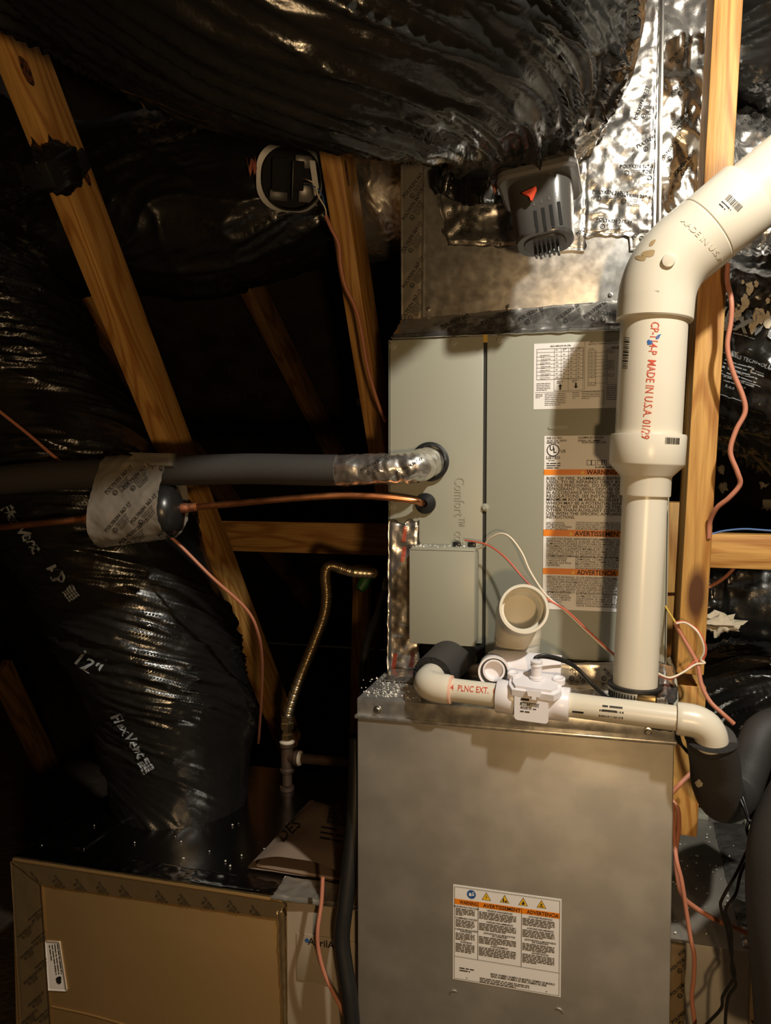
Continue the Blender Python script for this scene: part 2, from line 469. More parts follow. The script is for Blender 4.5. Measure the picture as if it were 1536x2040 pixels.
def board(name, p0, p1, side, w_, t_, m='pine', parent=None, bev=.0025, **kw):
    """sawn timber from p0 to p1; width w_ along `side`, thickness t_ across; local X runs with the grain"""
    p0, p1 = Vector(p0), Vector(p1); ex = (p1-p0).normalized(); L_ = (p1-p0).length
    side = Vector(side); ey = (side-ex*side.dot(ex)).normalized(); ez = ex.cross(ey)
    V, Fc = box(0, L_, -w_/2, w_/2, -t_/2, t_/2, bev)
    me = mesh_of(name, V, Fc, m, 30)
    o = link(bpy.data.objects.new(name, me), parent)
    base = OFF[parent.name] if parent else Vector()
    o.matrix_basis = Matrix.Translation(p0-base) @ Matrix((ex, ey, ez)).transposed().to_4x4()
    OFF[o.name] = base
    for k, v in kw.items(): o[k] = v
    return o

# ================================================================== THE SETTING
obj('floor', box(-3.2, 2.8, -2.6, 5.0, -.03, 0), 'dark_floor', kind='structure')
def slope_z(Y): return 1.875-.617*(Y-1.98)
def slab(y0, y1, zf, t=.02, x0=-3.2, x1=2.8):
    V = [(x, y, zf(y)+dz) for x in (x0, x1) for y in (y0, y1) for dz in (0, t)]
    return V, [(0, 1, 3, 2), (4, 6, 7, 5), (0, 4, 5, 1), (2, 3, 7, 6), (0, 2, 6, 4), (1, 5, 7, 3)]
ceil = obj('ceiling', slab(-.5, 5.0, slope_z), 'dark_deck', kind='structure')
obj('ceiling', slab(-2.6, -.5, lambda y: slope_z(-.5)+.617*(y+.5)), 'plywood', kind='structure')
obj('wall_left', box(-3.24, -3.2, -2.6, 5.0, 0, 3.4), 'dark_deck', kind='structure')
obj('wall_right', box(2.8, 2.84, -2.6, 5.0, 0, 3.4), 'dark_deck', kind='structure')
obj('wall_front', box(-3.2, 2.8, -2.64, -2.6, 0, 2.2), 'plywood', kind='structure')

# shingle nails poking through the deck
NAIL = mesh_of('nail', *rings((0, 0, 0), (0, -.5, -.85), [(0, .0022), (.022, .002), (.030, .0003)], 6), 'steel', 60)
def deck_pt(u, v):
    d = ray(u, v); t = (slope_z(0)-H)/(d.z+.617*d.y); return EYE+d*t
for u, v in ((333, 612), (412, 612), (459, 730), (513, 732), (508, 760), (520, 783), (460, 783), (615, 700), (645, 653), (610, 795), (570, 728), (414, 827), (401, 742), (680, 583), (490, 785), (464, 662), (518, 660), (150, 480), (330, 780), (430, 900)):
    p = deck_pt(u, v)
    inst('nail', NAIL, Matrix.Translation(p), ceil)

# roof trusses: every truss is one thing, its timbers are parts
def chord_pts(X, y0, y1): return (X, y0, slope_z(y0)-.062), (X, y1, slope_z(y1)-.062)
t1 = thing('roof_truss', 'roof truss whose knotty pine web runs diagonally past the upper left ducts', 'truss', (-.869, 1.98, slope_z(1.98)-.12), 'roof trusses')
a, b = PX(92, 180, -.85), PX(592, 1488, -.85); a.x = b.x = -.869
ax = (a-b).normalized(); a = a+ax*.10
board('web', a, b, (0, 1, 0), .089, .038, 'pine', t1)
board('top_chord', *chord_pts(-.97, .95, 4.6), (0, 0, 1), .089, .038, 'dark_pine', t1)
# the web's big open knot
kp = PX(50, 140, -.85); kp.x = -.8495
kn = prism([( .010*math.cos(k*.5236), .021*math.sin(k*.5236)*(1+.12*math.sin(k*2.1))) for k in range(12)], PX(52, 142, -.85), (0, .75, .66), (0, -.66, .75), (1, 0, 0), .0015)
mat('knot', (0.16, 0.05, 0.018), .6, var=(120, (0.02, 0.008, 0.004), .45, .6), bumps=[('noise', 200, 1, .004)])
obj('knot', kn, 'knot', t1)
obj('knot', prism([(.008*math.cos(k*.5236), .018*math.sin(k*.5236)) for k in range(12)], PX(171, 350, -.85), (0, .75, .66), (0, -.66, .75), (1, 0, 0), .0012), 'knot', t1)

t2 = thing('roof_truss', 'roof truss with an angled web standing just left of the grey coil cabinet', 'truss', (-.45, 1.7, 1.2), 'roof trusses')
a, b = PX(694, 320, -.43), PX(790, 975, -.43); a.x = b.x = -.449
a = a+(a-b).normalized()*.12
board('web', a, b, (0, 1, 0), .089, .038, 'pine', t2)
kk = PX(690, 345, -.43); kk.x = -.4296
obj('knot', prism([(.006*math.cos(k*.5236), .022*math.sin(k*.5236)) for k in range(12)], kk, (0, .87, .5), (0, -.5, .87), (1, 0, 0), .0012), 'knot', t2)
board('top_chord', *chord_pts(-.33, 1.9, 4.6), (0, 0, 1), .089, .038, 'dark_pine', t2)
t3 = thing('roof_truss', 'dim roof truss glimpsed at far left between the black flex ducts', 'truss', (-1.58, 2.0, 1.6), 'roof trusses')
board('top_chord', *chord_pts(-1.58, 1.0, 4.6), (0, 0, 1), .089, .038, 'dark_pine', t3)
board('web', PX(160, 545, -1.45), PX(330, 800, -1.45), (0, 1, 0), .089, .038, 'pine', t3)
board('web', PX(0, 1330, -2.1), PX(130, 1600, -2.1), (0, 1, 0), .089, .038, 'dark_pine', t3)

a, b = P(430, 1066, 2.08), P(800, 1075, 2.08)
board('brace_board', a, b, (0, 0, 1), .089, .038, 'pine', label='horizontal pine brace board behind the copper refrigerant line', category='board')
board('post', P(722, 1125, 2.25), P(715, 1460, 2.25), (1, 0, 0), .05, .038, 'pine', label='dim narrow wooden post behind the flexible gas connector', category='post')
board('post', P(757, 1180, 2.5), P(741, 1400, 2.5), (1, 0, 0), .02, .03, 'dark_pine', label='dark thin strip of wood behind the black power cable', category='post')
# the upright at the right of the unit and its blocking
a, b = P(1447, -60, 1.295), P(1368, 1330, 1.295)
st_top, st_bot = a, b
board('wooden_upright', a, b, (0, 1, 0), .089, .040, 'pine', label='upright pine stud right of the unit, behind the white vent elbow', category='stud')
a, b = P(1370, 1352, 1.31), P(1352, 1640, 1.31)
board('wooden_upright', a, b, (0, 1, 0), .089, .045, 'pine', label='short pine stud below the dark gap, behind the drain pipe elbow', category='stud')
board('wooden_upright', P(1343, 1000, 1.62), P(1336, 1330, 1.62), (0, 1, 0), .089, .06, 'pine', label='shadowed pine stud tight against the right side of the coil cabinet', category='stud')
a, b = P(1402, 1095, 1.36), P(1640, 1102, 1.36)
board('blocking_board', a, b, (0, 0, 1), .056, .038, 'pine', label='horizontal pine blocking board butted to the right of the stud', category='board')

# ================================================================== FLEX DUCTS
def flexduct(pts, rads, ns=220, nt=170, fold=.010, k=8.0, fr=(26, 5), seed=0.0, sag=.012, seam=0.0, caps=False):
    path0 = catmull(pts, 24)
    # resample by length
    acc = [0]
    for i in range(1, len(path0)): acc.append(acc[-1]+(path0[i]-path0[i-1]).length)
    L_ = acc[-1]; path = []; j = 0
    for i in range(ns+1):
        s = L_*i/ns
        while j < len(acc)-2 and acc[j+1] < s: j += 1
        t = (s-acc[j])/max(1e-9, acc[j+1]-acc[j]); path.append(path0[j].lerp(path0[j+1], min(1, t)))
    F_ = frames(path); V, Fc = [], []
    nz = noise.noise; vor = noise.voronoi
    for i in range(ns+1):
        s = L_*i/ns; t, n1, b1 = F_[i]; r = lerp_list(rads, i/ns); p = path[i]
        for q in range(nt):
            th = 2*math.pi*q/nt; c, sn = math.cos(th), math.sin(th)
            th2 = th+k*s; c2, s2 = math.cos(th2)*r, math.sin(th2)*r
            wv = Vector((c2*4, s2*4, s*4+seed))
            wx = nz(wv)
            big = wx*sag
            v1 = Vector((c2*fr[0]+wx*2.2, s2*fr[0]+seed, s*fr[1]+wx*1.2))
            a1 = nz(v1); rg = 1-min(1, abs(a1)*2.6)
            a2 = nz(v1*2.1+Vector((7, 3, seed)))
            rg2 = 1-min(1, abs(a2)*2.4)
            gate = max(.1, min(1, .75+1.5*nz(Vector((c2*6+5, s2*6, s*5-seed)))))
            vd = vor(Vector((c2*20+wx*1.5, s2*20+seed, s*9+wx)))[0]
            d = big+fold*gate*(rg**3*1.0+rg2**3*.5+min(.6, (vd[1]-vd[0])*.9)*.55)-fold*.35
            V.append(p+(n1*c+b1*sn)*(r+d))
    for i in range(ns):
        for q in range(nt):
            Fc.append((i*nt+q, i*nt+(q+1) % nt, (i+1)*nt+(q+1) % nt, (i+1)*nt+q))
    Fc.append(tuple(range(nt-1, -1, -1))); Fc.append(tuple(range(ns*nt, (ns+1)*nt)))
    return V, Fc

DUCT_G = 'black plastic jacketed flex ducts'
# big supply duct: leaves the plenum front towards the viewer, then sweeps left under the roof
d1 = flexduct([(-.128, 1.31, 1.79), (-.128, 1.17, 1.79), (-.13, 1.03, 1.785), (-.19, .905, 1.775), (-.34, .83, 1.785), (-.53, .80, 1.87), (-.75, .80, 1.99), (-1.05, .80, 2.16), (-1.4, .80, 2.36)],
              [.155, .185, .21, .215, .215, .215, .215, .215, .215], 380, 280, .016, -2.0, (38, 2.4), 3.0, .016)
D1 = thing('flex_duct', 'huge black plastic flex duct bulging across the top of the picture', 'duct', (-.128, 1.0, 1.575), DUCT_G)
obj('jacket', d1, 'black_film', D1, 180)
B_D1 = bvh(d1)
obj('tear', decal(mv2(poly2([(0, .028), (.004, .012), (.002, -.002), (-.006, -.022), (-.012, -.028), (-.009, -.010), (-.006, .004)]), 0, 0, 0, 1, 1), 1277, 132, .1, 1300, [B_D1], .001), 'black_hole', D1)
# duct behind, to the left
d2 = flexduct([(-.49, 1.60, 1.80), (-.62, 1.56, 1.78), (-.85, 1.53, 1.765), (-1.10, 1.51, 1.77), (-1.34, 1.51, 1.79)], [.14, .17, .185, .18, .17], 200, 170, .010, 1.0, (18, 5), 11.0, .018)
D2 = thing('flex_duct', 'dull black flex duct in shadow behind the diagonal pine web', 'duct', (-.9, 1.53, 1.58), DUCT_G)
obj('jacket', d2, 'black_film', D2, 180); B_D2 = bvh(d2)
col = rings((-.315, 1.61, 1.79), (-1, 0, 0), [(i*.018, .135+.012*crumple((i, 0, 0), 1.3)) for i in range(12)], 48)
col = ([v+(v-Vector((v.x, 1.61, 1.79))).normalized()*.010*crumple(v, 40, 5) for v in col[0]], col[1])
obj('foil_collar', col, 'foil', D2, 180)
# vertical 12 inch duct, lower left
L1p = [P(358, 1712, 1.42), P(358, 1600, 1.44), P(356, 1500, 1.45), P(338, 1380, 1.45), P(284, 1230, 1.43), P(195, 1050, 1.41), P(85, 850, 1.39), P(-25, 650, 1.36), P(-115, 470, 1.33)]
L1p[0] = Vector((L1p[1].x, L1p[1].y, .470))
d3 = flexduct(L1p, [.140, .165, .168, .178, .195, .19, .185, .18, .18], 380, 210, .012, 9.0, (26, 6), 21.0, .014)
D3 = thing('flex_duct', 'shiny black flex duct standing on the lower left duct box, printed 12"', 'duct', tuple(L1p[0]), DUCT_G)
obj('jacket', d3, 'black_film', D3, 180); B_D3 = bvh(d3)
# smaller duct tied to the web, far left
L2p = [P(-160, 250, 1.30), P(-60, 285, 1.22), P(40, 322, 1.15), P(120, 335, 1.10)]
d4 = flexduct(L2p, [.12, .11, .085, .03], 120, 110, .012, 1.5, (26, 5), 31.0, .012)
D4 = thing('flex_duct', 'black flex duct end at the left edge, tied to the diagonal web', 'duct', tuple(L2p[2]), DUCT_G)
obj('jacket', d4, 'black_film', D4, 180)
# strap wrapped round the web
sc_ = PX(128, 332, -.85)
axw = (PX(92, 180, -.85)-PX(548, 1372, -.85)).normalized(); axn = Vector((0, axw.z, -axw.y))
sb = []
for (dx, dn, w_, t_) in ((.0, 0, .098, .003),): pass
strap = join(obox(Vector((-.869, sc_.y, sc_.z)), (1, 0, 0), axn, axw, .046, .097, .040, .003),
             obox(Vector((-.846, sc_.y+.03, sc_.z+.008)), (1, 0, 0), (axn+axw*.25).normalized(), (axw-axn*.25).normalized(), .006, .075, .034, .002))
obj('strap', strap, 'black_rubber', D4, 40)
# right hand ducts
R1p = [P(1385, 600, 1.68), P(1430, 655, 1.62), P(1540, 722, 1.58), P(1720, 800, 1.54)]
d5 = flexduct(R1p, [.17, .19, .19, .19], 170, 170, .010, 3.0, (24, 5), 41.0, .014)
D5 = thing('flex_duct', 'black flex duct with pale logo print, right of the pine stud', 'duct', tuple(R1p[1]), DUCT_G)
obj('jacket', d5, 'black_film', D5, 180); B_D5 = bvh(d5)
R2p = [P(1385, 1368, 1.66), P(1450, 1380, 1.63), P(1560, 1392, 1.60), P(1760, 1415, 1.58)]
d6 = flexduct(R2p, [.09, .105, .11, .115], 150, 150, .018, 1.5, (26, 5), 51.0, .016)
D6 = thing('flex_duct', 'glossy black flex duct lying behind the drain pipe elbow', 'duct', tuple(R2p[1]), DUCT_G)
obj('jacket', d6, 'black_film', D6, 180)
R3p = [P(1330, 1180, 1.95), P(1450, 1195, 1.92), P(1580, 1215, 1.88), P(1760, 1240, 1.86)]
d7 = flexduct(R3p, [.17, .17, .17, .17], 120, 120, .010, 2.0, (22, 5), 61.0, .014)
D7 = thing('flex_duct', 'unlit black flex duct under the pine blocking board', 'duct', tuple(R3p[1]), DUCT_G)
obj('jacket', d7, 'black_film', D7, 180); B_D7 = bvh(d7)
R0p = [P(1380, 30, 1.66), P(1480, 70, 1.56), P(1580, 60, 1.48), P(1760, 10, 1.42)]
d8 = flexduct(R0p, [.09, .105, .11, .11], 130, 130, .013, 2.5, (28, 6), 71.0, .014)
D8 = thing('flex_duct', 'glossy black flex duct in the top right corner beyond the stud', 'duct', tuple(R0p[1]), DUCT_G)
obj('jacket', d8, 'black_film', D8, 180)

# prints on the ducts
g = join2([mv2(text2d('FlexVent', .034, bold=.012, shear=.25), 0, 0), txt('KP', .165, 0, .036, bold=.02)])
grid_ = join2([rect2(.008*i, .006*j, .008*i+.0066, .006*j+.0042) for i in range(4) for j in range(5)])
for q_ in (decal(g, 2, 1010, math.radians(54), 930, [B_D3], .0045), decal(mv2(grid_, .245, -.005), 2, 1000, math.radians(54), 880, [B_D3], .0045),
           decal(mv2(text2d('12"', .045, bold=.02), 0, 0), 146, 1316, math.radians(38), 930, [B_D3], .0045),
           decal(mv2(text2d('FlexVent', .034, bold=.012, shear=.25), 0, 0), 222, 1425, math.radians(57), 830, [B_D3], .0045),
           decal(grid_, 275, 1520, math.radians(57), 830, [B_D3], .0045)):
    obj('print', q_, 'print_white', D3)
gs = []
gs.append(decal(mv2(text2d('FlexVent', .062, bold=.016, shear=.25), 0, 0), 1395, 640, math.radians(14), 940, [B_D5], .004))
gs.append(decal(subdiv_long(join2([scribble(0, 0, .17, .004, 1, .01, random.Random(1))]), .01), 1440, 658, math.radians(17), 940, [B_D5], .004))
gs.append(decal(txt('FLEXIBLE TECHNOLOGIES, INC.', 0, 0, .014, bold=.02), 1434, 700, math.radians(19), 820, [B_D5], .004))
gs.append(decal(scribble(0, 0, .10, .004, 3, .008, random.Random(2)), 1448, 718, math.radians(19), 900, [B_D5], .004))
gs.append(decal(scribble(0, 0, .10, .004, 4, .008, random.Random(3)), 1432, 730, math.radians(19), 900, [B_D5], .004))
gs.append(decal(txt('R-6.0', 0, 0, .010, bold=.02), 1446, 770, math.radians(19), 900, [B_D5], .004))
gs.append(decal(subdiv_long(join2([rect2(0, 0, .10, .0015), rect2(0, -.045, .075, -.0435), rect2(-.0008, -.045, .0008, .0015)]), .006), 1432, 742, math.radians(19), 880, [B_D5], .004))
for q_ in gs: obj('print', q_, 'print_white', D5)
def blob2(r, seed, n=20, am=.55, rg_=4):
    V, Fc = [(0, 0)], []
    for j in range(1, rg_+1):
        for k in range(n):
            a_ = 6.28318*k/n; q_ = r*j/rg_*(1+am*noise.noise(Vector((math.cos(a_)*1.5+seed, math.sin(a_)*1.5, seed)))+(am*.4*noise.noise(Vector((math.cos(a_)*5, math.sin(a_)*5, seed)))))
            V.append((q_*math.cos(a_), q_*math.sin(a_)))
    Fc += [(0, 1+k, 1+(k+1) % n) for k in range(n)]
    for j in range(rg_-1):
        Fc += [(1+j*n+k, 1+(j+1)*n+k, 1+(j+1)*n+(k+1) % n, 1+j*n+(k+1) % n) for k in range(n)]
    return V, Fc
gs = [decal(mv2(blob2(r, s_), 0, 0, .6, 1, .5), u, v, -.9, 1000, [B_D5], .003) for u, v, r, s_ in ((1494, 575, .014, 1), (1483, 605, .017, 2), (1470, 625, .015, 3), (1512, 630, .020, 4), (1530, 640, .016, 5), (1500, 650, .013, 6), (1530, 600, .008, 7), (1507, 568, .008, 8), (1480, 562, .006, 9))]
for q_ in gs: obj('plaster_splash', q_, 'mastic', D5)

# ================================================================== FURNACE
FX0, FX1, FY, FZ = -.338, .113, 1.096, .816
fur = thing('furnace', 'bare metal furnace cabinet with warning sticker at bottom centre', 'furnace', (-.11, 1.45, 0))
obj('cabinet', box(FX0+.002, FX1-.002, FY+.006, 1.83, .0, FZ, .002), 'galv', fur, 30)
obj('front_panel', box(FX0, FX1, FY, FY+.006, .01, FZ, .0022), 'galv', fur, 30)
cap = obj('top_cap', join(box(FX0-.001, FX1+.001, FY+.002, 1.832, FZ+.005, FZ+.030, .0015),
                          box(FX0-.0035, FX1+.0035, FY-.0035, 1.834, FZ, FZ+.0055, .0015)), 'galv_bright', fur, 30)
for u, v in ((752, 1414), (1291, 1457)):
    p = P(u, v, FY+.002); inst('screw', SCREW, Matrix.Translation(p), cap)
EXX, EZZ, ENN = Vector((1, 0, 0)), Vector((0, 0, 1)), Vector((0, -1, 0))
for (u, v, rz) in ((905, 1981, .5), (1112, 2017, -.4)):   # half-moon knock marks pressed in the door
    p = P(u, v, FY); a0 = [math.radians(a_) for a_ in range(20, 161, 14)]
    arc = [Vector((p.x+.0065*math.cos(a_+rz), FY-.0006, p.z+.0065*math.sin(a_+rz))) for a_ in a0]
    obj('pressed_mark', sweep(arc, [.0004, .0012, .0014, .0012, .0004], 8), 'galv', fur, 60)
# sticker on the furnace door
lx0, lx1, lz0, lz1 = -.190, -.034, .436, .5795
W_, H_ = lx1-lx0, lz1-lz0
lab = obj('warning_label', box(lx0, lx1, FY-.0007, FY+.0001, lz0, lz1), 'label_white', fur)
O_ = Vector((lx0, FY-.0007, lz0)); rnd = random.Random(5)
cols = [(.0025, .037), (.037, .100), (.100, W_-.0025)]
bar_z0, bar_z1 = H_-.0285, H_-.0205
obj('colour_bar', on(rect2(.0025, bar_z0, W_-.0025, bar_z1), O_, EXX, EZZ, ENN, .0003), 'label_orange', lab)
pr_ = [frame2(.002, .002, W_-.002, H_-.002, .0005), rect2(.0025, .0355, W_-.0025, .0360)]
for x in (.037, .100): pr_.append(rect2(x-.0003, .036, x+.0003, bar_z1))
for (x0, x1), head in zip(cols, ('WARNING', 'AVERTISSEMENT', 'ADVERTENCIA')):
    pr_.append(txt(head, x0+.0075, bar_z0+.0014, .0075, bold=.02, wmax=(x1-x0)-.0085))
heads = [['HAZARDOUS VOLTAGE!', 'FLAMMABLE VAPORS!', 'CARBON MONOXIDE\nEXPOSURE!', 'WARNING!'],
         ['TENSION DANGEREUSE!', 'VAPEURS INFLAMMABLES!', 'EXPOSITION AU MONOXYDE\nDE CARBONE!', 'AVERTISSEMENT!'],
         ['¡VOLTAJE PELIGROSO!', '¡VAPORES INFLAMABLES!', '¡EXPOSICIÓN A MONÓXIDO\nDE CARBONO!', '¡ADVERTENCIA!']]
for (x0, x1), hs in zip(cols, heads):
    z = bar_z0-.0042
    for i, h_ in enumerate(hs):
        pr_.append(txt(h_, (x0+x1)/2, z, .0034, 'CENTER', .025, line=.8)); nl = 5 if i != 3 else 6
        z -= .0028*(1+h_.count('\n')); pr_.append(scribble(x0+.0014, z, x1-x0-.003, .0017, nl, .0023, rnd)); z -= .0023*nl+.0028 if i < 3 else 0
        if '\n' in h_: z += .0012
pr_.append(txt('MODEL NUMBER | NUMÉRO DE MODÈLE | NÚMERO DE MODELO\nSERIAL NUMBER | NUMÉRO DE SÉRIE | NÚMERO DE SERIE', .056, .0165, .0040, bold=.025, wmax=.092, line=.9))
pr_.append(scribble(.040, .0085, .08, .0018, 3, .0026, rnd)); pr_.append(scribble(.010, .0185, .024, .0024, 2, .0036, rnd))
for x in (.021, .136): pr_.append(poly2([(x-.001, .006), (x, .004), (x+.001, .006)]))
obj('lettering', on(join2(pr_), O_, EXX, EZZ, ENN, .0006), 'print_black', lab)
obj('pictogram', on(join2([disc2(.027, H_-.011, .0066)]), O_, EXX, EZZ, ENN, .0003), 'label_blue', lab)
obj('pictogram_symbol', on(join2([rect2(.0235, H_-.0135, .027, H_-.009), rect2(.0278, H_-.0125, .031, H_-.0105), ring2(.0295, H_-.0085, .0006, .0014, 10)]), O_, EXX, EZZ, ENN, .0006), 'label_white', lab)
def tri(x, z, s): return poly2([(x-s, z), (x+s, z), (x, z+s*1.75)])
for i, x in enumerate((.049, .0755, .102, .128)):
    obj('pictogram', on(tri(x, H_-.0165, .0068), O_, EXX, EZZ, ENN, .0003), 'print_black', lab)
    obj('pictogram', on(tri(x, H_-.0159, .0057), O_, EXX, EZZ, ENN, .0006), 'label_yellow', lab)
    z = H_-.0155
    sy = (poly2([(x+.0008, z+.0070), (x-.0012, z+.0034), (x+.0002, z+.0036), (x-.0006, z+.0006), (x+.0016, z+.0042), (x+.0003, z+.0041)]),
          join2([rect2(x-.0026, z+.0004, x-.0006, z+.0042), disc2(x-.0014, z+.0050, .0008, 10), rect2(x+.0004, z+.0004, x+.0036, z+.0028)]),
          poly2([(x, z+.0065), (x+.0016, z+.0036), (x+.0024, z+.0022), (x+.0012, z+.0004), (x-.0012, z+.0004), (x-.0022, z+.0020), (x-.0008, z+.0034)]),
          join2([disc2(x, z+.0046, .0013, 12), rect2(x-.003, z+.0008, x+.003, z+.0015), rect2(x-.002, z+.0020, x+.002, z+.0027)]))[i]
    obj('pictogram_symbol', on(sy, O_, EXX, EZZ, ENN, .0009), 'print_black', lab)

# ================================================================== EVAPORATOR COIL
CX0, CX1, CYF, CZ0, CZ1 = -.331, .116, 1.254, .847, 1.409
coil = thing('evaporator_coil', 'grey-green coil cabinet with two front panels and white stickers', 'coil cabinet', (-.11, 1.5, .846))
obj('cabinet', box(CX0+.001, CX1-.001, CYF+.003, 1.79, CZ0, CZ1-.002, .002), 'paint_slot', coil, 30)
sx0, sx1 = -.1715, -.1660
obj('side_panel', join(box(CX0, CX0+.004, CYF, 1.792, CZ0, CZ1, .001), box(CX1-.004, CX1, CYF, 1.792, CZ0, CZ1, .001)), 'paint_grey', coil, 30, kind='stuff')
obj('front_panel', box(CX0, sx0, CYF, CYF+.010, .905, CZ1, .0018), 'paint_grey', coil, 30)
obj('front_panel', box(sx1, CX1, CYF, CYF+.010, .888, CZ1, .0018), 'paint_grey', coil, 30)
obj('drain_plate', box(CX0+.006, CX1-.004, CYF+.004, CYF+.01, .85, .904), 'paint_slot', coil)
for u, v in ((783, 689), (903, 682), (995, 677), (966, 1011), (1323, 1012), (782, 1010)):
    inst('screw', SCREWP, Matrix.Translation(P(u, v, CYF)) @ Matrix.Scale(1.05, 4), coil)
def grommet(u, v, R, r, depth):
    c = P(u, v, CYF)
    return c, rings((c.x, CYF+.002, c.z), (0, -1, 0), [(0, R), (.006, R), (.009, R*.93), (depth, r*1.25), (depth+.003, r*1.1), (depth+.001, r), (.0, r)], 40, close=True)
c_s, g_ = grommet(858, 920, .0300, .026, .010); obj('grommet', g_, 'black_rubber', coil, 50)
c_l, g_ = grommet(848, 1003, .0175, .006, .016); obj('grommet', g_, 'black_rubber', coil, 50)
# embossed words down the left panel
g = text2d('Comfort™ coil', .0245)
tw = max(v[0] for v in g[0])
q = P(906, 950, CYF)
def vert_text(g, o, sx, h): return [Vector((o.x+y, CYF-h, o.z-x*sx)) for x, y in g[0]], g[1]
em = vert_text(g, q, .113/tw, .0010)
nV = len(em[0]); me_ = {}
for f in em[1]:
    for k in range(len(f)):
        e_ = (f[k], f[(k+1) % len(f)]); me_[tuple(sorted(e_))] = me_.get(tuple(sorted(e_)), 0)+1
em = (em[0]+[Vector((v.x*1.0, CYF+.0004, v.z)) for v in em[0]], em[1]+[(a_, b_, b_+nV, a_+nV) for (a_, b_), c_ in me_.items() if c_ == 1])
obj('embossed_lettering', em, 'paint_grey', coil, label='raised lettering in the same grey paint')
sl = P(1111, 851, CYF)
obj('embossed_slot', prism(rrect(.030, .0058, .0028), sl, EXX, EZZ, ENN, .0012), 'paint_grey', coil)
obj('seam_foam', box(sx0-.001, sx1+.001, CYF-.001, CYF+.012, 1.398, 1.411, .001), 'wire_yellow', coil)
pl = P(931, 1309, CYF); obj('drain_plug', rings((pl.x, CYF+.004, pl.z), (0, -1, 0), [(0, .0165), (.010, .0165), (.012, .0145), (.012, .012), (.008, .0115)], 28), 'olive_plug', coil, 40)

# upper sticker: airflow table and wiring diagram
ax0, ax1, az0, az1 = -.091, .062, 1.288, 1.392
lab = obj('wiring_label', box(ax0, ax1, CYF-.0007, CYF+.0001, az0, az1), 'label_white', coil)
O_ = Vector((ax0, CYF-.0007, az0)); rnd = random.Random(8); pr_ = []
T_ = .0005
def mm(px, py): return (px-100)/7.29/1.0*.00092*.885, .104-(py-165)/7.29*.000782
def RL(x0, y0, x1, y1):
    (a_, b_), (c_, d_) = mm(x0, y0), mm(x1, y1); return frame2(min(a_, c_), min(b_, d_), max(a_, c_), max(b_, d_), T_)
def HL(x0, x1, y):
    (a_, b_), (c_, _) = mm(x0, y), mm(x1, y); return rect2(a_, b_, c_, b_+T_*.8)
def VL(x, y0, y1):
    (a_, b_), (_, d_) = mm(x, y0), mm(x, y1); return rect2(a_, min(b_, d_), a_+T_*.8, max(b_, d_))
def TX(s, x, y, size, wmax=None, bold=.02):
    a_, b_ = mm(x, y); return txt(s, a_, b_, size, 'LEFT', bold, wmax)
def SC(x, y, w_, n, gap=22, s=.0013):
    a_, b_ = mm(x, y); return scribble(a_, b_, w_, s, n, gap/7.29*.000782, rnd)
pr_ += [TX('MAX AIRFLOW IN CFM', 330, 222, .0034, .031), RL(140, 245, 785, 700), HL(140, 785, 300), VL(385, 245, 870), VL(480, 245, 690), VL(580, 245, 870), VL(685, 245, 690), VL(783, 245, 870), HL(385, 785, 870), HL(385, 785, 690)]
for i in range(7):
    y = 345+55*i; pr_ += [SC(190+(i % 2)*10, y, .017, 2, 24, .0012)]
    for x in (408, 508, 606, 705): pr_.append(SC(x, y-4, .0055, 1, 20, .0015))
    if i < 6: pr_.append(HL(140, 785, y+18))
pr_ += [SC(400, 270, .007, 1), SC(505, 262, .006, 2, 18), SC(605, 262, .006, 2, 18), SC(705, 262, .006, 2, 18)]
pr_ += [SC(425, 735, .011, 2, 24, .0016), SC(635, 725, .011, 2, 24, .0016), SC(140, 760, .024, 5, 24, .0013)]
def arrow(x, y, up):
    a_, b_ = mm(x, y); s = 1 if up else -1
    return poly2([(a_, b_+s*.0046), (a_+.0036, b_+s*.0008), (a_+.0014, b_+s*.0008), (a_+.0014, b_-s*.0044), (a_-.0014, b_-s*.0044), (a_-.0014, b_+s*.0008), (a_-.0036, b_+s*.0008)])
pr_ += [arrow(472, 812, True), arrow(687, 800, False)]
pr_ += [VL(802, 165, 870), HL(125, 1065, 888), VL(1065, 870, 1090), TX('FIELD WIRING DIAGRAM FOR', 870, 185, .003, .041), TX('HEATING THERMOSTAT/ DELAY', 850, 215, .003, .045), SC(860, 280, .012, 1), SC(1160, 262, .016, 2, 16)]
pr_ += [RL(850, 298, 958, 812)]
for y in (335, 385, 435, 482, 530, 580, 628, 678, 775):
    pr_ += [RL(865, y-16, 945, y+16), SC(890, y+4, .003, 1), HL(945, 1100, y)]
pr_ += [RL(1105, 285, 1400, 800)]
for y in (325, 468, 520, 568, 665):
    pr_ += [RL(1125, y-18, 1200, y+18), SC(1150, y+4, .003, 1), HL(1045, 1125, y-5), VL(1045, y-25, y-5), RL(1275, y-18, 1345, y+18), SC(1295, y+4, .003, 1)]
pr_ += [SC(130, 920, .012, 3, 22), SC(258, 915, .036, 7, 27), SC(640, 905, .012, 4, 27), SC(768, 895, .030, 5, 25), SC(1100, 835, .028, 8, 26)]
obj('lettering', on(join2(pr_), O_, EXX, EZZ, ENN, .0004), 'print_black', lab)

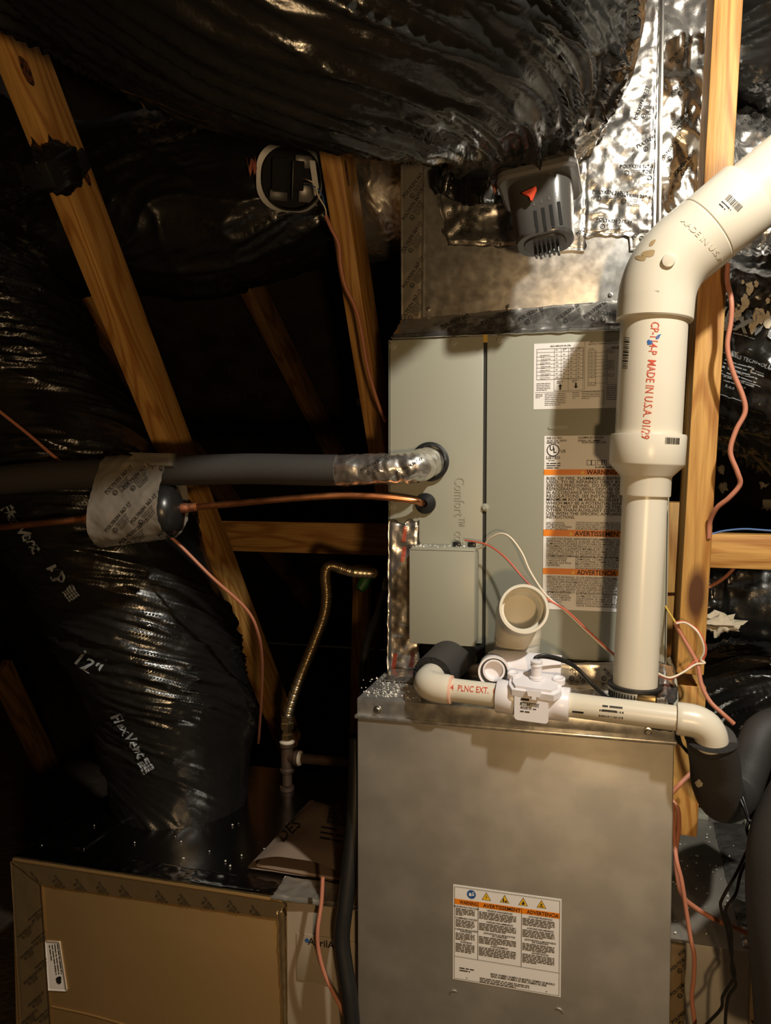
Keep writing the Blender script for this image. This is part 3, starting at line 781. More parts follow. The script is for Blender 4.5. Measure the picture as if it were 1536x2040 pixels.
# lower sticker: rating and refrigerant warnings
bx0, bx1, bz0, bz1 = -.0735, .082, .968, 1.2455
lab = obj('refrigerant_label', box(bx0, bx1, CYF-.0007, CYF+.0001, bz0, bz1), 'label_white', coil)
O_ = Vector((bx0, CYF-.0007, bz0)); HH = bz1-bz0; pr_ = []
def zz(v): return HH-(v-869)/(1208-869)*(HH-.004)
for v0, v1 in ((935, 946), (1054, 1067), (1131, 1143)):
    obj('colour_bar', on(rect2(.0, zz(v1), bx1-bx0, zz(v0)), O_, EXX, EZZ, ENN, .0003), 'label_orange', lab)
for s, v, x in (('WARNING', 945, .066), ('AVERTISSEMENT', 1065.5, .049), ('ADVERTENCIA', 1142, .053)):
    pr_.append(txt(s, x, zz(v), .0107, bold=.02, wmax={'WARNING': .0455, 'AVERTISSEMENT': .073, 'ADVERTENCIA': .060}[s]))
    obj('pictogram', on(tri(x-.006, zz(v)+.0008, .0034), O_, EXX, EZZ, ENN, .0006), 'label_yellow', lab)
L_ = ['RISK OF FIRE. FLAMMABLE REFRIGERANT', 'USED. TO BE REPAIRED ONLY BY TRAINED', 'SERVICE PERSONNEL. DO NOT PUNCTURE', 'REFRIGERANT TUBING. DISPOSE OF PROPERLY', 'IN ACCORDANCE WITH FEDERAL OR LOCAL', 'REGULATIONS. SEE INSTALLERS GUIDE', 'MINIMUM ROOM AREA. AUXILIARY DEVICES', 'WHICH MAY BE A POTENTIAL IGNITION', 'SHALL NOT BE INSTALLED IN THE DUCT', 'OTHER THAN AUXILIARY DEVICES LISTED', 'USE WITH THE SPECIFIC APPLIANCE', 'INSTRUCTIONS.']
wid = [.143, .150, .140, .150, .140, .135, .148, .135, .138, .143, .124, .045]
for i, s in enumerate(L_): pr_.append(txt(s, .004, zz(955.5+6.95*i), .0068, bold=.012, wmax=wid[i]*.985))
pr_.append(txt('LEAK DETECTION\nSYSTEM INSTALLED.\nUNIT MUST BE POWERED\nEXCEPT FOR SERVICE.', .004, zz(1042), .0036, bold=.012, wmax=.040, line=.92))
pr_.append(txt('THIS PRODUCT CAN EXPOSE YOU TO CHEMICALS\nWHICH ARE KNOWN TO THE STATE OF CALIFORNIA\nCANCER AND BIRTH DEFECTS OR OTHER HARM\nFOR MORE INFORMATION GO TO WWW.P65WARNINGS', .050, zz(1041), .0036, bold=.012, wmax=.098, line=.92))
fr_ = "RISQUE D'INCENDIE. RÉFRIGÉRANT INFLAMMABLE UTILISÉ. NE DOIT ÊTRE\nPERSONNEL DE SERVICE QUALIFIÉ. NE PAS PERFORER LES TUYAUX DE\nÉLIMINATION DES BIENS DOIT SE FAIRE DE MANIÈRE APPROPRIÉE. CONF\nRÉGLEMENTATIONS FÉDÉRALES OU LOCALES. CONSULTER LE GUIDE D'\nCONNAÎTRE LA SUPERFICIE MINIMALE DE LA PIÈCE. LES DISPOSITIFS AU\nSUSCEPTIBLES D'ÊTRE DES SOURCES DE COMBUSTION NE DOIVENT PAS\nDANS LES CONDUITS, À L'EXCEPTION DES DISPOSITIFS AUXILIAIRES DO\nUTILISÉS AVEC L'APPAREIL SPÉCIFIQUE, VOIR LES INSTRUCTIONS."
pr_.append(txt(fr_, .005, zz(1074), .0047, bold=.012, wmax=.146, line=.84))
pr_.append(txt("SYSTÈME DE DÉTECTION\nDE FUITES INSTALLÉ\nL'UNITÉ DOIT ÊTRE\nALIMENTÉE, SAUF POUR\nL'ENTRETIEN.", .005, zz(1108), .0042, bold=.012, wmax=.040, line=.9))
pr_.append(txt("CE PRODUIT PEUT VOUS EXPOSER À DES AGENTS\nCHIMIQUES, Y COMPRIS LE PLOMB, RECONNUS\nDE CALIFORNIE COMME ÉTANT À L'ORIGINE\nMALFORMATIONS CONGÉNITALES OU D'AUTRES\nDE LA REPRODUCTION. POUR PLUS D'INFO\nWWW.P65WARNINGS.CA.GOV", .050, zz(1109), .0040, bold=.012, wmax=.100, line=.9))
es_ = "RIESGO DE INCENDIO. SE USA REFRIGERANTE INFLAMABLE. ÚNICAMENTE\nUN PERSONAL DE SERVICIO CAPACITADO. NO PERFORE LA TUBERÍA DE\nDESECHE APROPIADAMENTE DE ACUERDO CON LAS REGULACIONES FED\nCONSULTE LA GUÍA DE INSTALACIÓN PARA CONOCER EL ÁREA MÍNIMA\nINSTALARÁN DISPOSITIVOS AUXILIARES QUE PUEDAN SER FUENTES DE\nCONDUCTOS, APARTE DE LOS DISPOSITIVOS AUXILIARES LISTADOS PARA\nAPARATO ESPECÍFICO, CONSULTE LAS INSTRUCCIONES."
pr_.append(txt(es_, .006, zz(1150), .0047, bold=.012, wmax=.146, line=.84))
pr_.append(txt("SISTEMA DE DETECCIÓN\nDE FUGAS INSTALADO\nLA UNIDAD DEBE ESTAR\nENERGIZADA EXCEPTO\nPARA SERVICIO.", .006, zz(1181), .0042, bold=.012, wmax=.038, line=.9))
pr_.append(txt("ESTE PRODUCTO PUEDE EXPONERLO A PRO\nQUÍMICOS, INCLUYENDO EL PLOMO, QUE EL\nCALIFORNIA SE SABE QUE CAUSAN CÁNCER\nDEFECTOS CONGÉNITOS U OTROS DAÑOS\nREPRODUCTIVOS. PARA MÁS INFORMACIÓN\nVISITE WWW.P65WARNINGS.CA.GOV", .052, zz(1182), .0042, bold=.012, wmax=.098, line=.9))
pr_ += [txt('INE U.S. INC.\nALIA, GA. 30474', .004, zz(875), .0044, bold=.015), scribble(.004, zz(883.5), .044, .0022, 1, .004, rnd),
        txt('ASSEMBLED IN USA\nSERIAL NO.', .052, zz(875), .0046, bold=.015), txt('EVAPORATOR COIL', .058, zz(884.5), .0042, bold=.02), scribble(.076, zz(880), .018, .0022, 1, .004, rnd),
        ring2(.0140, zz(897), .0086, .0100, 36), txt('U', .0085, zz(897.5), .0100, bold=.03), txt('L', .0142, zz(902), .0100, bold=.03), txt('US', .0255, zz(902), .0068, bold=.02),
        txt('LISTED', .0035, zz(914.5), .0070, bold=.02), scribble(.007, zz(918), .012, .0015, 1, .003, rnd), txt('R-454B ONLY', .079, zz(933), .0048, bold=.025),
        scribble(.004, zz(924), .024, .0024, 3, .0036, rnd)]
for bx_ in (.066, .082):   # open-book signs
    pr_ += [frame2(bx_, zz(927), bx_+.007, zz(917), .0007), frame2(bx_+.007, zz(927), bx_+.014, zz(917), .0007)]
pr_ += [rect2(.092, zz(924), .0933, zz(920)), disc2(.0927, zz(919), .0008, 8)]
obj('lettering', on(join2(pr_), O_, EXX, EZZ, ENN, .0006), 'print_black', lab)

# control box hung on the left panel
cb = thing('control_box', 'small plain grey metal box fixed on the coil cabinet, left panel', 'box', (-.229, 1.254, .912))
obj('body', box(-.280, -.178, 1.2035, CYF-.0005, .915, 1.067, .0012), 'paint_grey', cb, 30)
obj('cover', join(box(-.282, -.176, 1.2005, 1.2035, .9115, 1.0645, .0012), box(-.282, -.176, 1.2005, 1.209, 1.062, 1.0645, .0006), box(-.1775, -.176, 1.2005, 1.245, .9115, 1.06, .0005)), 'paint_grey', cb, 30)
for u, v in ((910, 1085), (940, 1084)):
    p = P(u, v, 1.235); obj('plug', obox((p.x, 1.235, 1.0705), EXX, (0, 1, 0), EZZ, .013, .009, .009, .002), 'black_plastic', cb, 30)

# foil tape joints round the coil
B_COIL = bvh(box(CX0, CX1, CYF, 1.79, CZ0, CZ1))
def tape_print(name_parent, geo, spots, pxm=1130, scale=1.0, m='print_black'):
    bt = bvh(geo); gs = [decal(polyken(scale), u, v, r, pxm, [bt], .0010) for u, v, r in spots]
    gs = [g_ for g_ in gs if g_[1]]
    if gs:
        o = obj('tape_print', join(*gs), m, name_parent)
        o['kind'] = 'stuff'
tp = foil_patch([P(772, 1345, 1.249), P(836, 1342, 1.249), P(836, 1040, 1.249), P(775, 1037, 1.249)], .0045, 50, 3, ragged=.05)
o = obj('foil_tape', tp, 'foil', coil, 180, label='crumpled foil tape with red print')
gs = [decal(rect2(0, 0, .008, .030), u, v, 0, 1130, [bvh(tp)], .001) for u, v in ((801, 1078), (800, 1120), (778, 1330), (815, 1335))]
gs = [decal(subdiv_long(join2([rect2(0, .003*i, .007, .003*i+.0018) for i in range(9)]), .004), u, v, .15, 1130, [bvh(tp)], .001) for u, v in ((800, 1078), (798, 1118), (780, 1330), (815, 1328))]
obj('tape_print', join(*gs), 'print_red', o, kind='stuff')
tp = foil_patch([P(836, 1372, 1.247), P(1322, 1376, 1.247), P(1322, 1318, 1.2485), P(836, 1322, 1.2485)], .0022, 34, 6, ragged=.03)
o = obj('foil_tape', tp, 'foil_smooth', coil, 180, label='wrinkled foil tape sealing the coil to the furnace')
tape_print(o, tp, [(1135, 1335, .75), (1200, 1335, .75), (860, 1340, .6), (920, 1335, .7), (955, 1345, .2)])
tp = foil_patch([Vector((-.325, 1.196, .8475)), Vector((.108, 1.190, .8475)), Vector((.108, 1.246, .850)), Vector((-.325, 1.246, .850))], .006, 46, 7, ragged=.03, nrm=(0, -.2, .98))
obj('foil_tape', tp, 'foil', coil, 180, label='crumpled foil tape lying on the furnace top')
tp = foil_patch([P(1312, 1395, 1.19), P(1345, 1402, 1.21), P(1338, 1330, 1.26), P(1312, 1322, 1.235)], .007, 60, 9, ragged=.05)
obj('foil_tape', tp, 'foil', coil, 180)
obj('side_flange', tube([P(1330, 1310, 1.262), P(1341, 1340, 1.255), P(1346, 1380, 1.23), P(1346, 1410, 1.20)], .004, 10), 'paint_grey', coil, 60)

# ================================================================== SUPPLY PLENUM
px0, px1, py0, pz0, pz1 = -.318, .096, 1.290, 1.435, 1.985
ple = thing('supply_plenum', 'galvanised plenum with foil taped seams standing on the coil cabinet', 'plenum', (-.11, 1.5, 1.41))
obj('body', box(px0, px1, py0, 1.80, pz0, pz1, .0015), 'galv_bright', ple, 30)
obj('transition', ([Vector(p) for p in ((CX0+.004, CYF+.006, CZ1), (CX1-.004, CYF+.006, CZ1), (CX1-.004, 1.79, CZ1), (CX0+.004, 1.79, CZ1), (px0, py0, pz0+.01), (px1, py0, pz0+.01), (px1, 1.79, pz0+.01), (px0, 1.79, pz0+.01))],
                   [(0, 1, 5, 4), (1, 2, 6, 5), (2, 3, 7, 6), (3, 0, 4, 7)]), 'galv_bright', ple)
tp = foil_patch([P(800, 655, 1.289), P(843, 652, 1.289), P(846, 300, 1.289), P(799, 300, 1.289)], .0018, 24, 12, ragged=.01)
o = obj('foil_tape', tp, 'foil_smooth', ple, 180, label='foil tape down the left corner of the plenum')
tape_print(o, tp, [(802, 640, -1.0), (806, 575, -1.0), (803, 505, -1.0), (806, 440, -1.0), (806, 395, -.9)])
tp = foil_patch([P(778, 676, 1.252), P(1255, 657, 1.250), P(1250, 598, 1.289), P(800, 640, 1.289)], .004, 38, 15, ragged=.03)
o = obj('foil_tape', tp, 'foil', ple, 180, label='foil tape along the foot of the plenum')
tape_print(o, tp, [(880, 655, -.4), (960, 648, -.4), (1035, 640, -.5), (1110, 640, -.6), (1165, 635, -.6), (1190, 625, .2)])
tp = foil_patch([P(890, 490, 1.288), P(1165, 501, 1.288), P(1172, 320, 1.288), P(860, 330, 1.288)], .007, 34, 18, ragged=.03)
o = obj('foil_tape', tp, 'foil', ple, 180, label='crumpled foil tape round the big duct collar')
tape_print(o, tp, [(880, 480, .5), (920, 470, -1.2), (960, 430, -1.3), (985, 480, .7), (1150, 470, -.6), (900, 410, 1.2)])
tp = foil_patch([P(1162, 470, 1.2885), P(1300, 470, 1.2885), P(1316, -30, 1.2885), P(1165, -30, 1.2885)], .0055, 52, 22, ragged=.02)
o = obj('foil_tape', tp, 'foil', ple, 180, label='bright wrinkled foil tape on the right of the plenum')
tape_print(o, tp, [(1180, 385, .05), (1235, 335, 0), (1270, 295, -.5), (1280, 345, 0), (1188, 440, .1), (1268, 240, -1.2), (1230, 390, .1)])
tp = foil_patch([P(1255, 500, 1.2885), P(1302, 500, 1.2885), P(1302, 425, 1.2885), P(1250, 425, 1.2885)], .0025, 36, 25, ragged=.02)
o = obj('foil_tape', tp, 'foil_smooth', ple, 180); tape_print(o, tp, [(1262, 478, -.8)])
obj('corner_bead', obox((px1+.001, py0, 1.71), EXX, (0, 1, 0), EZZ, .007, .007, .545, .002), 'steel', ple, 30)
for u, v in ((1216, 588), (853, 616), (1012, 612)):
    inst('screw', SCREW, Matrix.Translation(P(u, v, py0)) @ Matrix.Scale(.7, 4), ple)
# take-off box wrapped in foil, right of the plenum
def takeoff(s, t):
    X = .100+s*.55; k_ = max(0, min(1, (X-.185)/.06)); k_ = k_*k_*(3-2*k_); a_ = math.pi*(.30+1.4*t)
    ca, sa = math.cos(a_), math.sin(a_); q_ = (abs(ca)**4+abs(sa)**4)**-.25 if k_ < .5 else 1.0
    q_ = q_*(1-k_)+k_ if k_ < .5 else q_
    p = Vector((X, 1.60+(.16-.02*k_)*ca*q_, 1.80-.11*k_+(.27-.11*k_)*sa*q_))
    n_ = Vector((0, math.cos(a_), math.sin(a_)))
    return p+n_*(.022*crumple(p, 16, 4)+.010*crumple(p, 42, 8))
tk = grid(takeoff, 130, 150)
TK = thing('foil_takeoff', 'crumpled foil-wrapped duct collar behind the stud, right of plenum', 'duct collar', (.3, 1.60, 1.5))
o = obj('foil_wrap', tk, 'foil', TK, 180)
tape_print(o, tk, [(1335, 125, -.8), (1340, 190, -.85), (1340, 260, -.85), (1345, 350, -.85), (1345, 430, -.7), (1320, 320, -.9), (1480, 250, -.9), (1500, 210, -.7), (1510, 260, -.8)], 1000, 1.0)
obj('backing', rings((.102, 1.60, 1.70), (1, 0, 0), [(0, .12), (.5, .11)], 40), 'galv', TK, 60)

# ================================================================== PVC VENT PIPE
def vax(v): return P(1264+(1385-v)*39/745, v, 1.126)
def pvc_seg(v0, v1, prof=None, r=None, seg=48):
    a, b = vax(v0), vax(v1); d = (b-a)
    L_ = d.length
    return rings(a, d, [(h*L_, r_) for h, r_ in prof] if prof else [(0, r), (L_, r)], seg)
vent = thing('vent_pipe', 'thick cream PVC vent pipe rising from furnace top and elbowing right', 'pipe', tuple(vax(1388)))
gp2 = pvc_seg(1388, 975, r=.0302); obj('lower_pipe', gp2, 'pvc', vent, 40)
gred = pvc_seg(988, 866, [(0, .0305), (0, .0335), (.02, .0340), (.30, .0340), (.33, .0350), (.50, .0490), (.53, .0502), (.97, .0508), (1.0, .0500), (1.0, .045)])
obj('reducer', gred, 'pvc', vent, 40)
gp3 = pvc_seg(880, 618, r=.04445); obj('upper_pipe', gp3, 'pvc', vent, 40)
ev = P(1312, 538, 1.126); eb = vax(640); ed = P(1410, 458, 1.126); d1_ = (ev-eb).normalized(); d2_ = (ed-ev).normalized()
arcp = [eb, eb+d1_*.002, eb+d1_*.03]
for k in range(0, 13):
    t = k/12; a_ = ev-d1_*.042; b_ = ev+d2_*.042
    arcp.append(a_*(1-t)**2+ev*2*t*(1-t)+b_*t*t)
arcp += [ed-d2_*.03, ed-d2_*.002, ed]
ge = sweep(arcp, [.0492, .0508]+[.0508]*(len(arcp)-4)+[.0508, .0492], 56)
obj('elbow', ge, 'pvc', vent, 35)
ce = P(1491, 392, 1.126); L_ = (ce-ed).length
gc = rings(ed+d2_*.0006, d2_, [(0, .0485), (.001, .0500), (L_-.002, .0503), (L_, .0492), (L_, .044)], 56); obj('coupling', gc, 'pvc', vent, 35)
gu = rings(ce-d2_*.01, d2_, [(0, .04445), (.26, .04445)], 48); obj('upper_leg', gu, 'pvc', vent, 40)
nb = P(1333, 517, 1.073); obj('nub', rings(nb+Vector((0, .012, 0)), (-.05, -1, -.12), [(0, .0088), (.013, .0086), (.0145, .0078), (.0150, .0055)], 28), 'pvc', vent, 40)
B_V = bvh(ge, gc, gp3, gred, gp2, gu)
obj('red_print', decal(txt('CP-114-P  MADE IN U.S.A. 01/29', 0, 0, .0170, bold=.004, wmax=.168), 1298, 640, math.radians(95), 1390, [B_V]), 'print_red', vent)
obj('barcode', decal(subdiv_long(mv2(barcode(.045, .008, random.Random(3)), 0, 0), .004), 1244, 672, math.radians(94), 1390, [B_V]), 'print_black', vent)
obj('barcode', decal(barcode(.020, .0095, random.Random(4)), 1325, 884, math.radians(3), 1390, [B_V]), 'print_black', vent)
obj('barcode', decal(barcode(.026, .0105, random.Random(6)), 1444, 397, math.radians(44), 1400, [B_V]), 'print_black', vent)
obj('small_print', decal(scribble(0, 0, .02, .003, 2, .005, random.Random(6)), 1437, 402, math.radians(44), 1400, [B_V]), 'print_black', vent)
obj('embossed_lettering', decal(mv2(text2d('MADE IN U.S.A', .0125, bold=.01), 0, 0, 0, -1 if False else 1), 1356, 440, math.radians(44), 1400, [B_V], .0009), 'pvc', vent)
for i, (u, v, r_, rr) in enumerate(((1292, 505, .008, .5), (1277, 514, .006, .2), (1300, 484, .0045, 1.0))):
    obj('grime', decal(mv2(blob2(r_, i+3.3, 22, .22), 0, 0, rr, 1.3, .6), u, v, .3, 1400, [B_V], .0004), 'pvc_stain', vent)
obj('ink_spot', decal(mv2(blob2(.0038, 9.1), 0, 0, 0, 1, 1), 1295, 682, .3, 1400, [B_V], .0005), 'deep_blue', vent)
obj('ink_spot', decal(mv2(blob2(.0032, 5.1), 0, 0, 1, 1.4, .6), 1311, 671, .3, 1400, [B_V], .0005), 'deep_blue', vent)
# rubber collar and hose clamp at the foot
fb = vax(1368); ax_ = (vax(1300)-vax(1392)).normalized()
obj('rubber_collar', rings(fb-ax_*.035, ax_, [(0, .0345), (.0345, .0345), (.035, .0375), (.0385, .0375), (.039, .036), (.039, .031)], 44), 'black_rubber', vent, 40)
cl = obj('hose_clamp', rings(fb-ax_*.014, ax_, [(0, .0345), (0, .0356), (.0125, .0356), (.0125, .0345)], 44, close=True), 'steel', vent, 40)
cen = fb-ax_*.008
for k in range(14):
    a_ = math.radians(-170+7*k); p = cen+Vector((math.cos(a_)*.0357, math.sin(a_)*.0357, 0))
    obj('slot', obox(p, (-math.sin(a_), math.cos(a_), .25), (math.cos(a_), math.sin(a_), 0), EZZ, .0016, .0008, .009), 'black_hole', cl)
p = cen+Vector((.014, -.037, .001)); obj('screw_housing', obox(p, (.95, -.2, 0), (.2, .95, 0), EZZ, .026, .010, .012, .003), 'brass', cl, 30)
obj('worm_screw', rings(p+Vector((.013, -.003, 0)), (.95, -.2, 0), [(0, .0045), (.004, .0045), (.0042, .006), (.010, .006), (.011, .005)], 8), 'steel', cl, 30)

# open intake elbow on the furnace top
ib = P(1029, 1395, 1.185); it = P(1029, 1290, 1.185); it.x = ib.x
intake = thing('intake_elbow', 'open-ended cream PVC elbow in front of the coil, mouth towards viewer', 'pipe', tuple(ib))
obj('pipe', rings(ib, (0, 0, 1), [(0, .0302), (it.z-ib.z, .0302)], 40), 'pvc', intake, 40)
ie = P(1044, 1213, 1.085); iv = Vector((ib.x+.002, 1.178, it.z+.054))
dirm = (ie-iv).normalized()
pth = [it-EZZ*.006, it-EZZ*.004, it+EZZ*.018]
for k in range(17):
    t = k/16; a_ = Vector((iv.x, iv.y, it.z+.016)); b_ = iv+dirm*.035
    pth.append(a_*(1-t)**2+iv*2*t*(1-t)+b_*t*t)
pth += [ie-dirm*.020, ie-dirm*.002, ie]
obj('elbow', sweep(pth, [.0335]+[.0347]*(len(pth)-3)+[.0352, .0345], 48, caps=False), 'pvc', intake, 40)
obj('mouth', rings(ie, -dirm, [(.0, .0345), (0, .0308), (.022, .0303), (.022, .0268), (.03, .0262), (.07, .026)], 48, (False, True)), 'pvc', intake, 40)
obj('red_print', decal(txt('ST', 0, 0, .012, bold=.01), 1003, 1305, math.radians(-92), 1250, [bvh(rings(ib, (0, 0, 1), [(0, .0302), (it.z-ib.z, .0302)], 40))]), 'print_red', intake)

# ================================================================== CONDENSATE DRAIN
c1, c2 = P(843, 1367, 1.082), P(1418, 1440, 1.064)
dx_ = (c2-c1).normalized()
bk = (P(905, 1303, 1.252)-c1).normalized()
drain = thing('drain_pipe', 'cream PVC condensate pipe crossing above the furnace top edge', 'pipe', tuple(c1))
e1 = [c1+bk*.055, c1+bk*.05]+[c1+bk*.030*(1-k/8)**2+dx_*.030*(k/8)**2 for k in range(9)]+[c1+dx_*.036, c1+dx_*.040]
obj('elbow', sweep(e1, [.0205]+[.0212]*(len(e1)-2)+[.0205], 32), 'pvc', drain, 40)
gdp = rings(c1+dx_*.030, dx_, [(0, .0167), ((c2-c1).length-.06, .0167)], 32)
obj('pipe', gdp, 'pvc', drain, 40)
dn = Vector((.02, .25, -1)).normalized()
e2 = [c2-dx_*.043, c2-dx_*.041, c2-dx_*.036]+[c2-dx_*.030*(1-k/10)**2+dn*.030*(k/10)**2 for k in range(11)]+[c2+dn*.036, c2+dn*.040]
obj('elbow', sweep(e2, [.0205]+[.0215]*(len(e2)-2)+[.0205], 32), 'pvc', drain, 40)
obj('glue_ring', rings(c1+dx_*.0400, dx_, [(0, .0208), (.0025, .0205), (.004, .0172)], 32), 'pink_glue' if 'pink_glue' in MATS else mat('pink_glue', (.80, .50, .38), .3), drain, 40)
B_P = bvh(gdp)
obj('red_print', decal(txt('1/4  PLNC EXT.  C', 0, 0, .0120, bold=.01, wmax=.072), 887, 1374, math.radians(5), 1400, [B_P]), 'print_red', drain)
obj('barcode', decal(barcode(.035, .010, random.Random(12)), 1193, 1427, math.radians(6), 1400, [B_P]), 'print_black', drain)
obj('small_print', decal(scribble(0, 0, .034, .004, 1, .005, random.Random(13)), 1140, 1419, math.radians(6), 1400, [B_P]), 'print_black', drain)
obj('small_print', decal(scribble(0, 0, .032, .004, 2, .006, random.Random(14)), 1200, 1408, math.radians(6), 1400, [B_P]), 'print_black', drain)
# foam sleeve where the drain leaves the coil
sl_ = c1+bk*.045; sle = P(912, 1296, 1.2535)
sv = thing('foam_sleeve', 'short black foam sleeve round the drain pipe under the grey box', 'pipe insulation', tuple((sl_+sle)/2-EZZ*.03))
L_ = (sle-sl_).length
obj('sleeve', rings(sl_, sle-sl_, [(0, .031), (.02, .0315), (L_*.55, .032), (L_*.6, .0325), (L_, .033)], 36, (False, True)), 'foam', sv, 50)
obj('cut_end', rings(sl_-bk*.0005, sle-sl_, [(0, .0308), (-.001, .027), (0, .0205), (.01, .0200)], 36, (False, False)), 'foam_cut', sv, 50)

# float switch on the drain pipe
fs = thing('float_switch', 'white plastic overflow float switch in the middle of the drain pipe', 'switch', tuple(P(1060, 1432, 1.08)))
def dp(u): # point on the drain axis under photo column u
    best = min((c1+dx_*(k*.001) for k in range(0, 420)), key=lambda q: abs((q-EYE).dot(RT)/(q-EYE).dot(FW)*F_PX+CX-u)); return best
for u0, u1 in ((990, 1034), (1088, 1134)):
    a, b = dp(u0), dp(u1); L_ = (b-a).length
    obj('socket', rings(a, b-a, [(0, .0170), (0, .0225), (.001, .0233), (L_-.001, .0233), (L_, .0225), (L_, .017)], 36), 'white_plastic', fs, 40)
m0 = dp(1061); wB = (dp(1094)-dp(1028)).length
gb = prism(rrect(wB, .042, .005), m0+Vector((0, -.028, -.001)), dx_, EZZ, (0, 1, 0), .056)
obj('body', gb, 'white_plastic', fs, 30)
obj('label_print', decal(join2([rect2(0, -.0032, .0115, 0), rect2(0, -.0095, .026, -.0055)]), 1038, 1390, math.radians(7), 1450, [bvh(gb)]), 'print_black', fs)
obj('label_print', decal(txt('SAFE T SWITCH', 0, 0, .0042, bold=.02, wmax=.024), 1039, 1403.5, math.radians(7), 1450, [bvh(gb)], .0010), 'label_white', fs)
obj('label_print', decal(join2([txt('MODEL SS1', 0, 0, .0050, bold=.02, wmax=.015), scribble(.017, .0006, .010, .002, 1, .003, random.Random(3)), scribble(0, -.0045, .028, .0026, 1, .003, random.Random(4))]), 1037, 1411, math.radians(7), 1450, [bvh(gb)]), 'print_black', fs)
tc_ = m0+Vector((.004, -.004, .021)); eyy = dx_.cross(Vector((0, 0, 1))).normalized()*-1
oct_ = [(-.036, -.012), (-.030, -.026), (.026, -.028), (.036, -.014), (.034, .022), (.026, .028), (-.028, .026), (-.036, .018)]
tilt = Vector((0, .97, .24)); tn = Vector((0, -.24, .97))
obj('lid', join(prism(oct_, tc_-tn*.004, dx_, tilt, tn, .009), prism([(x*.86, y*.82) for x, y in oct_], tc_+tn*.005, dx_, tilt, tn, .004)), 'white_plastic', fs, 30)
obj('latch', prism([(-.010, .004), (.010, .004), (.008, -.004), (.003, -.004), (.003, -.008), (-.003, -.008), (-.003, -.004), (-.008, -.004)], tc_+Vector((0, -.028, -.002)), dx_, EZZ, (0, -1, 0), .004), 'white_plastic', fs, 30)
for sx in (-1, 1):
    obj('lid_ear', rings(tc_+dx_*(.031*sx)+tilt*(.010)+tn*.004, tn, [(0, .009), (.007, .009), (.008, .007), (.006, .0045)], 20), 'white_plastic', fs, 40)
stc = tc_+dx_*.001+tilt*.006+tn*.008
obj('stem', rings(stc, (0, -.08, 1), [(0, .010), (.004, .010), (.005, .0075), (.018, .0075), (.019, .0085), (.021, .0085), (.022, .0075), (.024, .0085), (.026, .0085), (.027, .006)], 24), 'white_plastic', fs, 40)
rt0, rt1 = P(984, 1326, 1.128), P(1118, 1338, 1.128)
obj('overflow_tube', sweep([rt0-(rt1-rt0).normalized()*.012, rt0-(rt1-rt0).normalized()*.009, rt0]+[rt0.lerp(rt1, k/6) for k in range(1, 7)], [.012, .019, .0235]+[.0235]*6, 32), 'white_plastic', fs, 40)
om = P(984, 1336, 1.090)
obj('overflow_port', rings(rt0+Vector((0, 0, -.002)), om-rt0, [(0, .021), (.03, .0225), ((om-rt0).length, .0225), ((om-rt0).length, .0195), ((om-rt0).length-.012, .0185)], 32), 'white_plastic', fs, 40)
obj('port_seal', rings(om, (om-rt0), [(-.004, .0197), (-.001, .0197), (-.001, .0160), (-.004, .0160)], 32, close=True), 'black_rubber', fs, 40)
obj('port_insert', rings(om, (om-rt0), [(-.010, .0158), (-.0005, .0158), (-.0005, .0132), (-.010, .0128)], 32, (False, True)), 'white_plastic', fs, 40)
cab = [stc+Vector((0, 0, .024)), P(1066, 1310, 1.085), P(1085, 1305, 1.09), P(1120, 1313, 1.10), P(1150, 1330, 1.11), P(1180, 1362, 1.11), P(1205, 1385, 1.115), P(1228, 1398, 1.12), P(1250, 1402, 1.15)]
obj('lead_wire', tube(cab, .0021, 8), 'wire_black', fs, 60)
obj('lead_wire', tube([p+Vector((.001, .004, -.0045*min(1, i/2))) for i, p in enumerate(cab)], .0019, 8), 'wire_black', fs, 60)

# insulated U-bend under the right hand elbow
ub = thing('insulated_trap', 'black foam insulated U-bend hanging under the right end of the drain pipe', 'pipe insulation', tuple(P(1440, 1615, 1.12)))
upth = [c2+dn*.026, P(1424, 1520, 1.095), P(1428, 1560, 1.115), P(1442, 1592, 1.15), P(1470, 1580, 1.20), P(1492, 1530, 1.22), P(1507, 1485, 1.235), P(1524, 1458, 1.25), P(1570, 1440, 1.27)]
gtr = tube(upth, [.031, .032, .033, .032, .029, .027, .027, .028, .029], 30, 12)
obj('sleeve', gtr, 'foam', ub, 60)
obj('cut_end', rings(c2+dn*.024, dn, [(0, .033), (-.0012, .029), (.0, .0215), (.02, .0205)], 32, (False, False)), 'foam_cut', ub, 50)
obj('foam_chip', decal(blob2(.0055, 2.2), 1393, 1560, 0, 1350, [bvh(gtr)], .001), 'mastic', ub)
obj('slit', decal(subdiv_long(poly2([(0, 0), (.003, -.001), (.020, -.034), (.032, -.055), (.030, -.057), (.016, -.034)]), .01), 1405, 1567, .0, 1350, [bvh(gtr)], .0006), 'black_hole', ub)

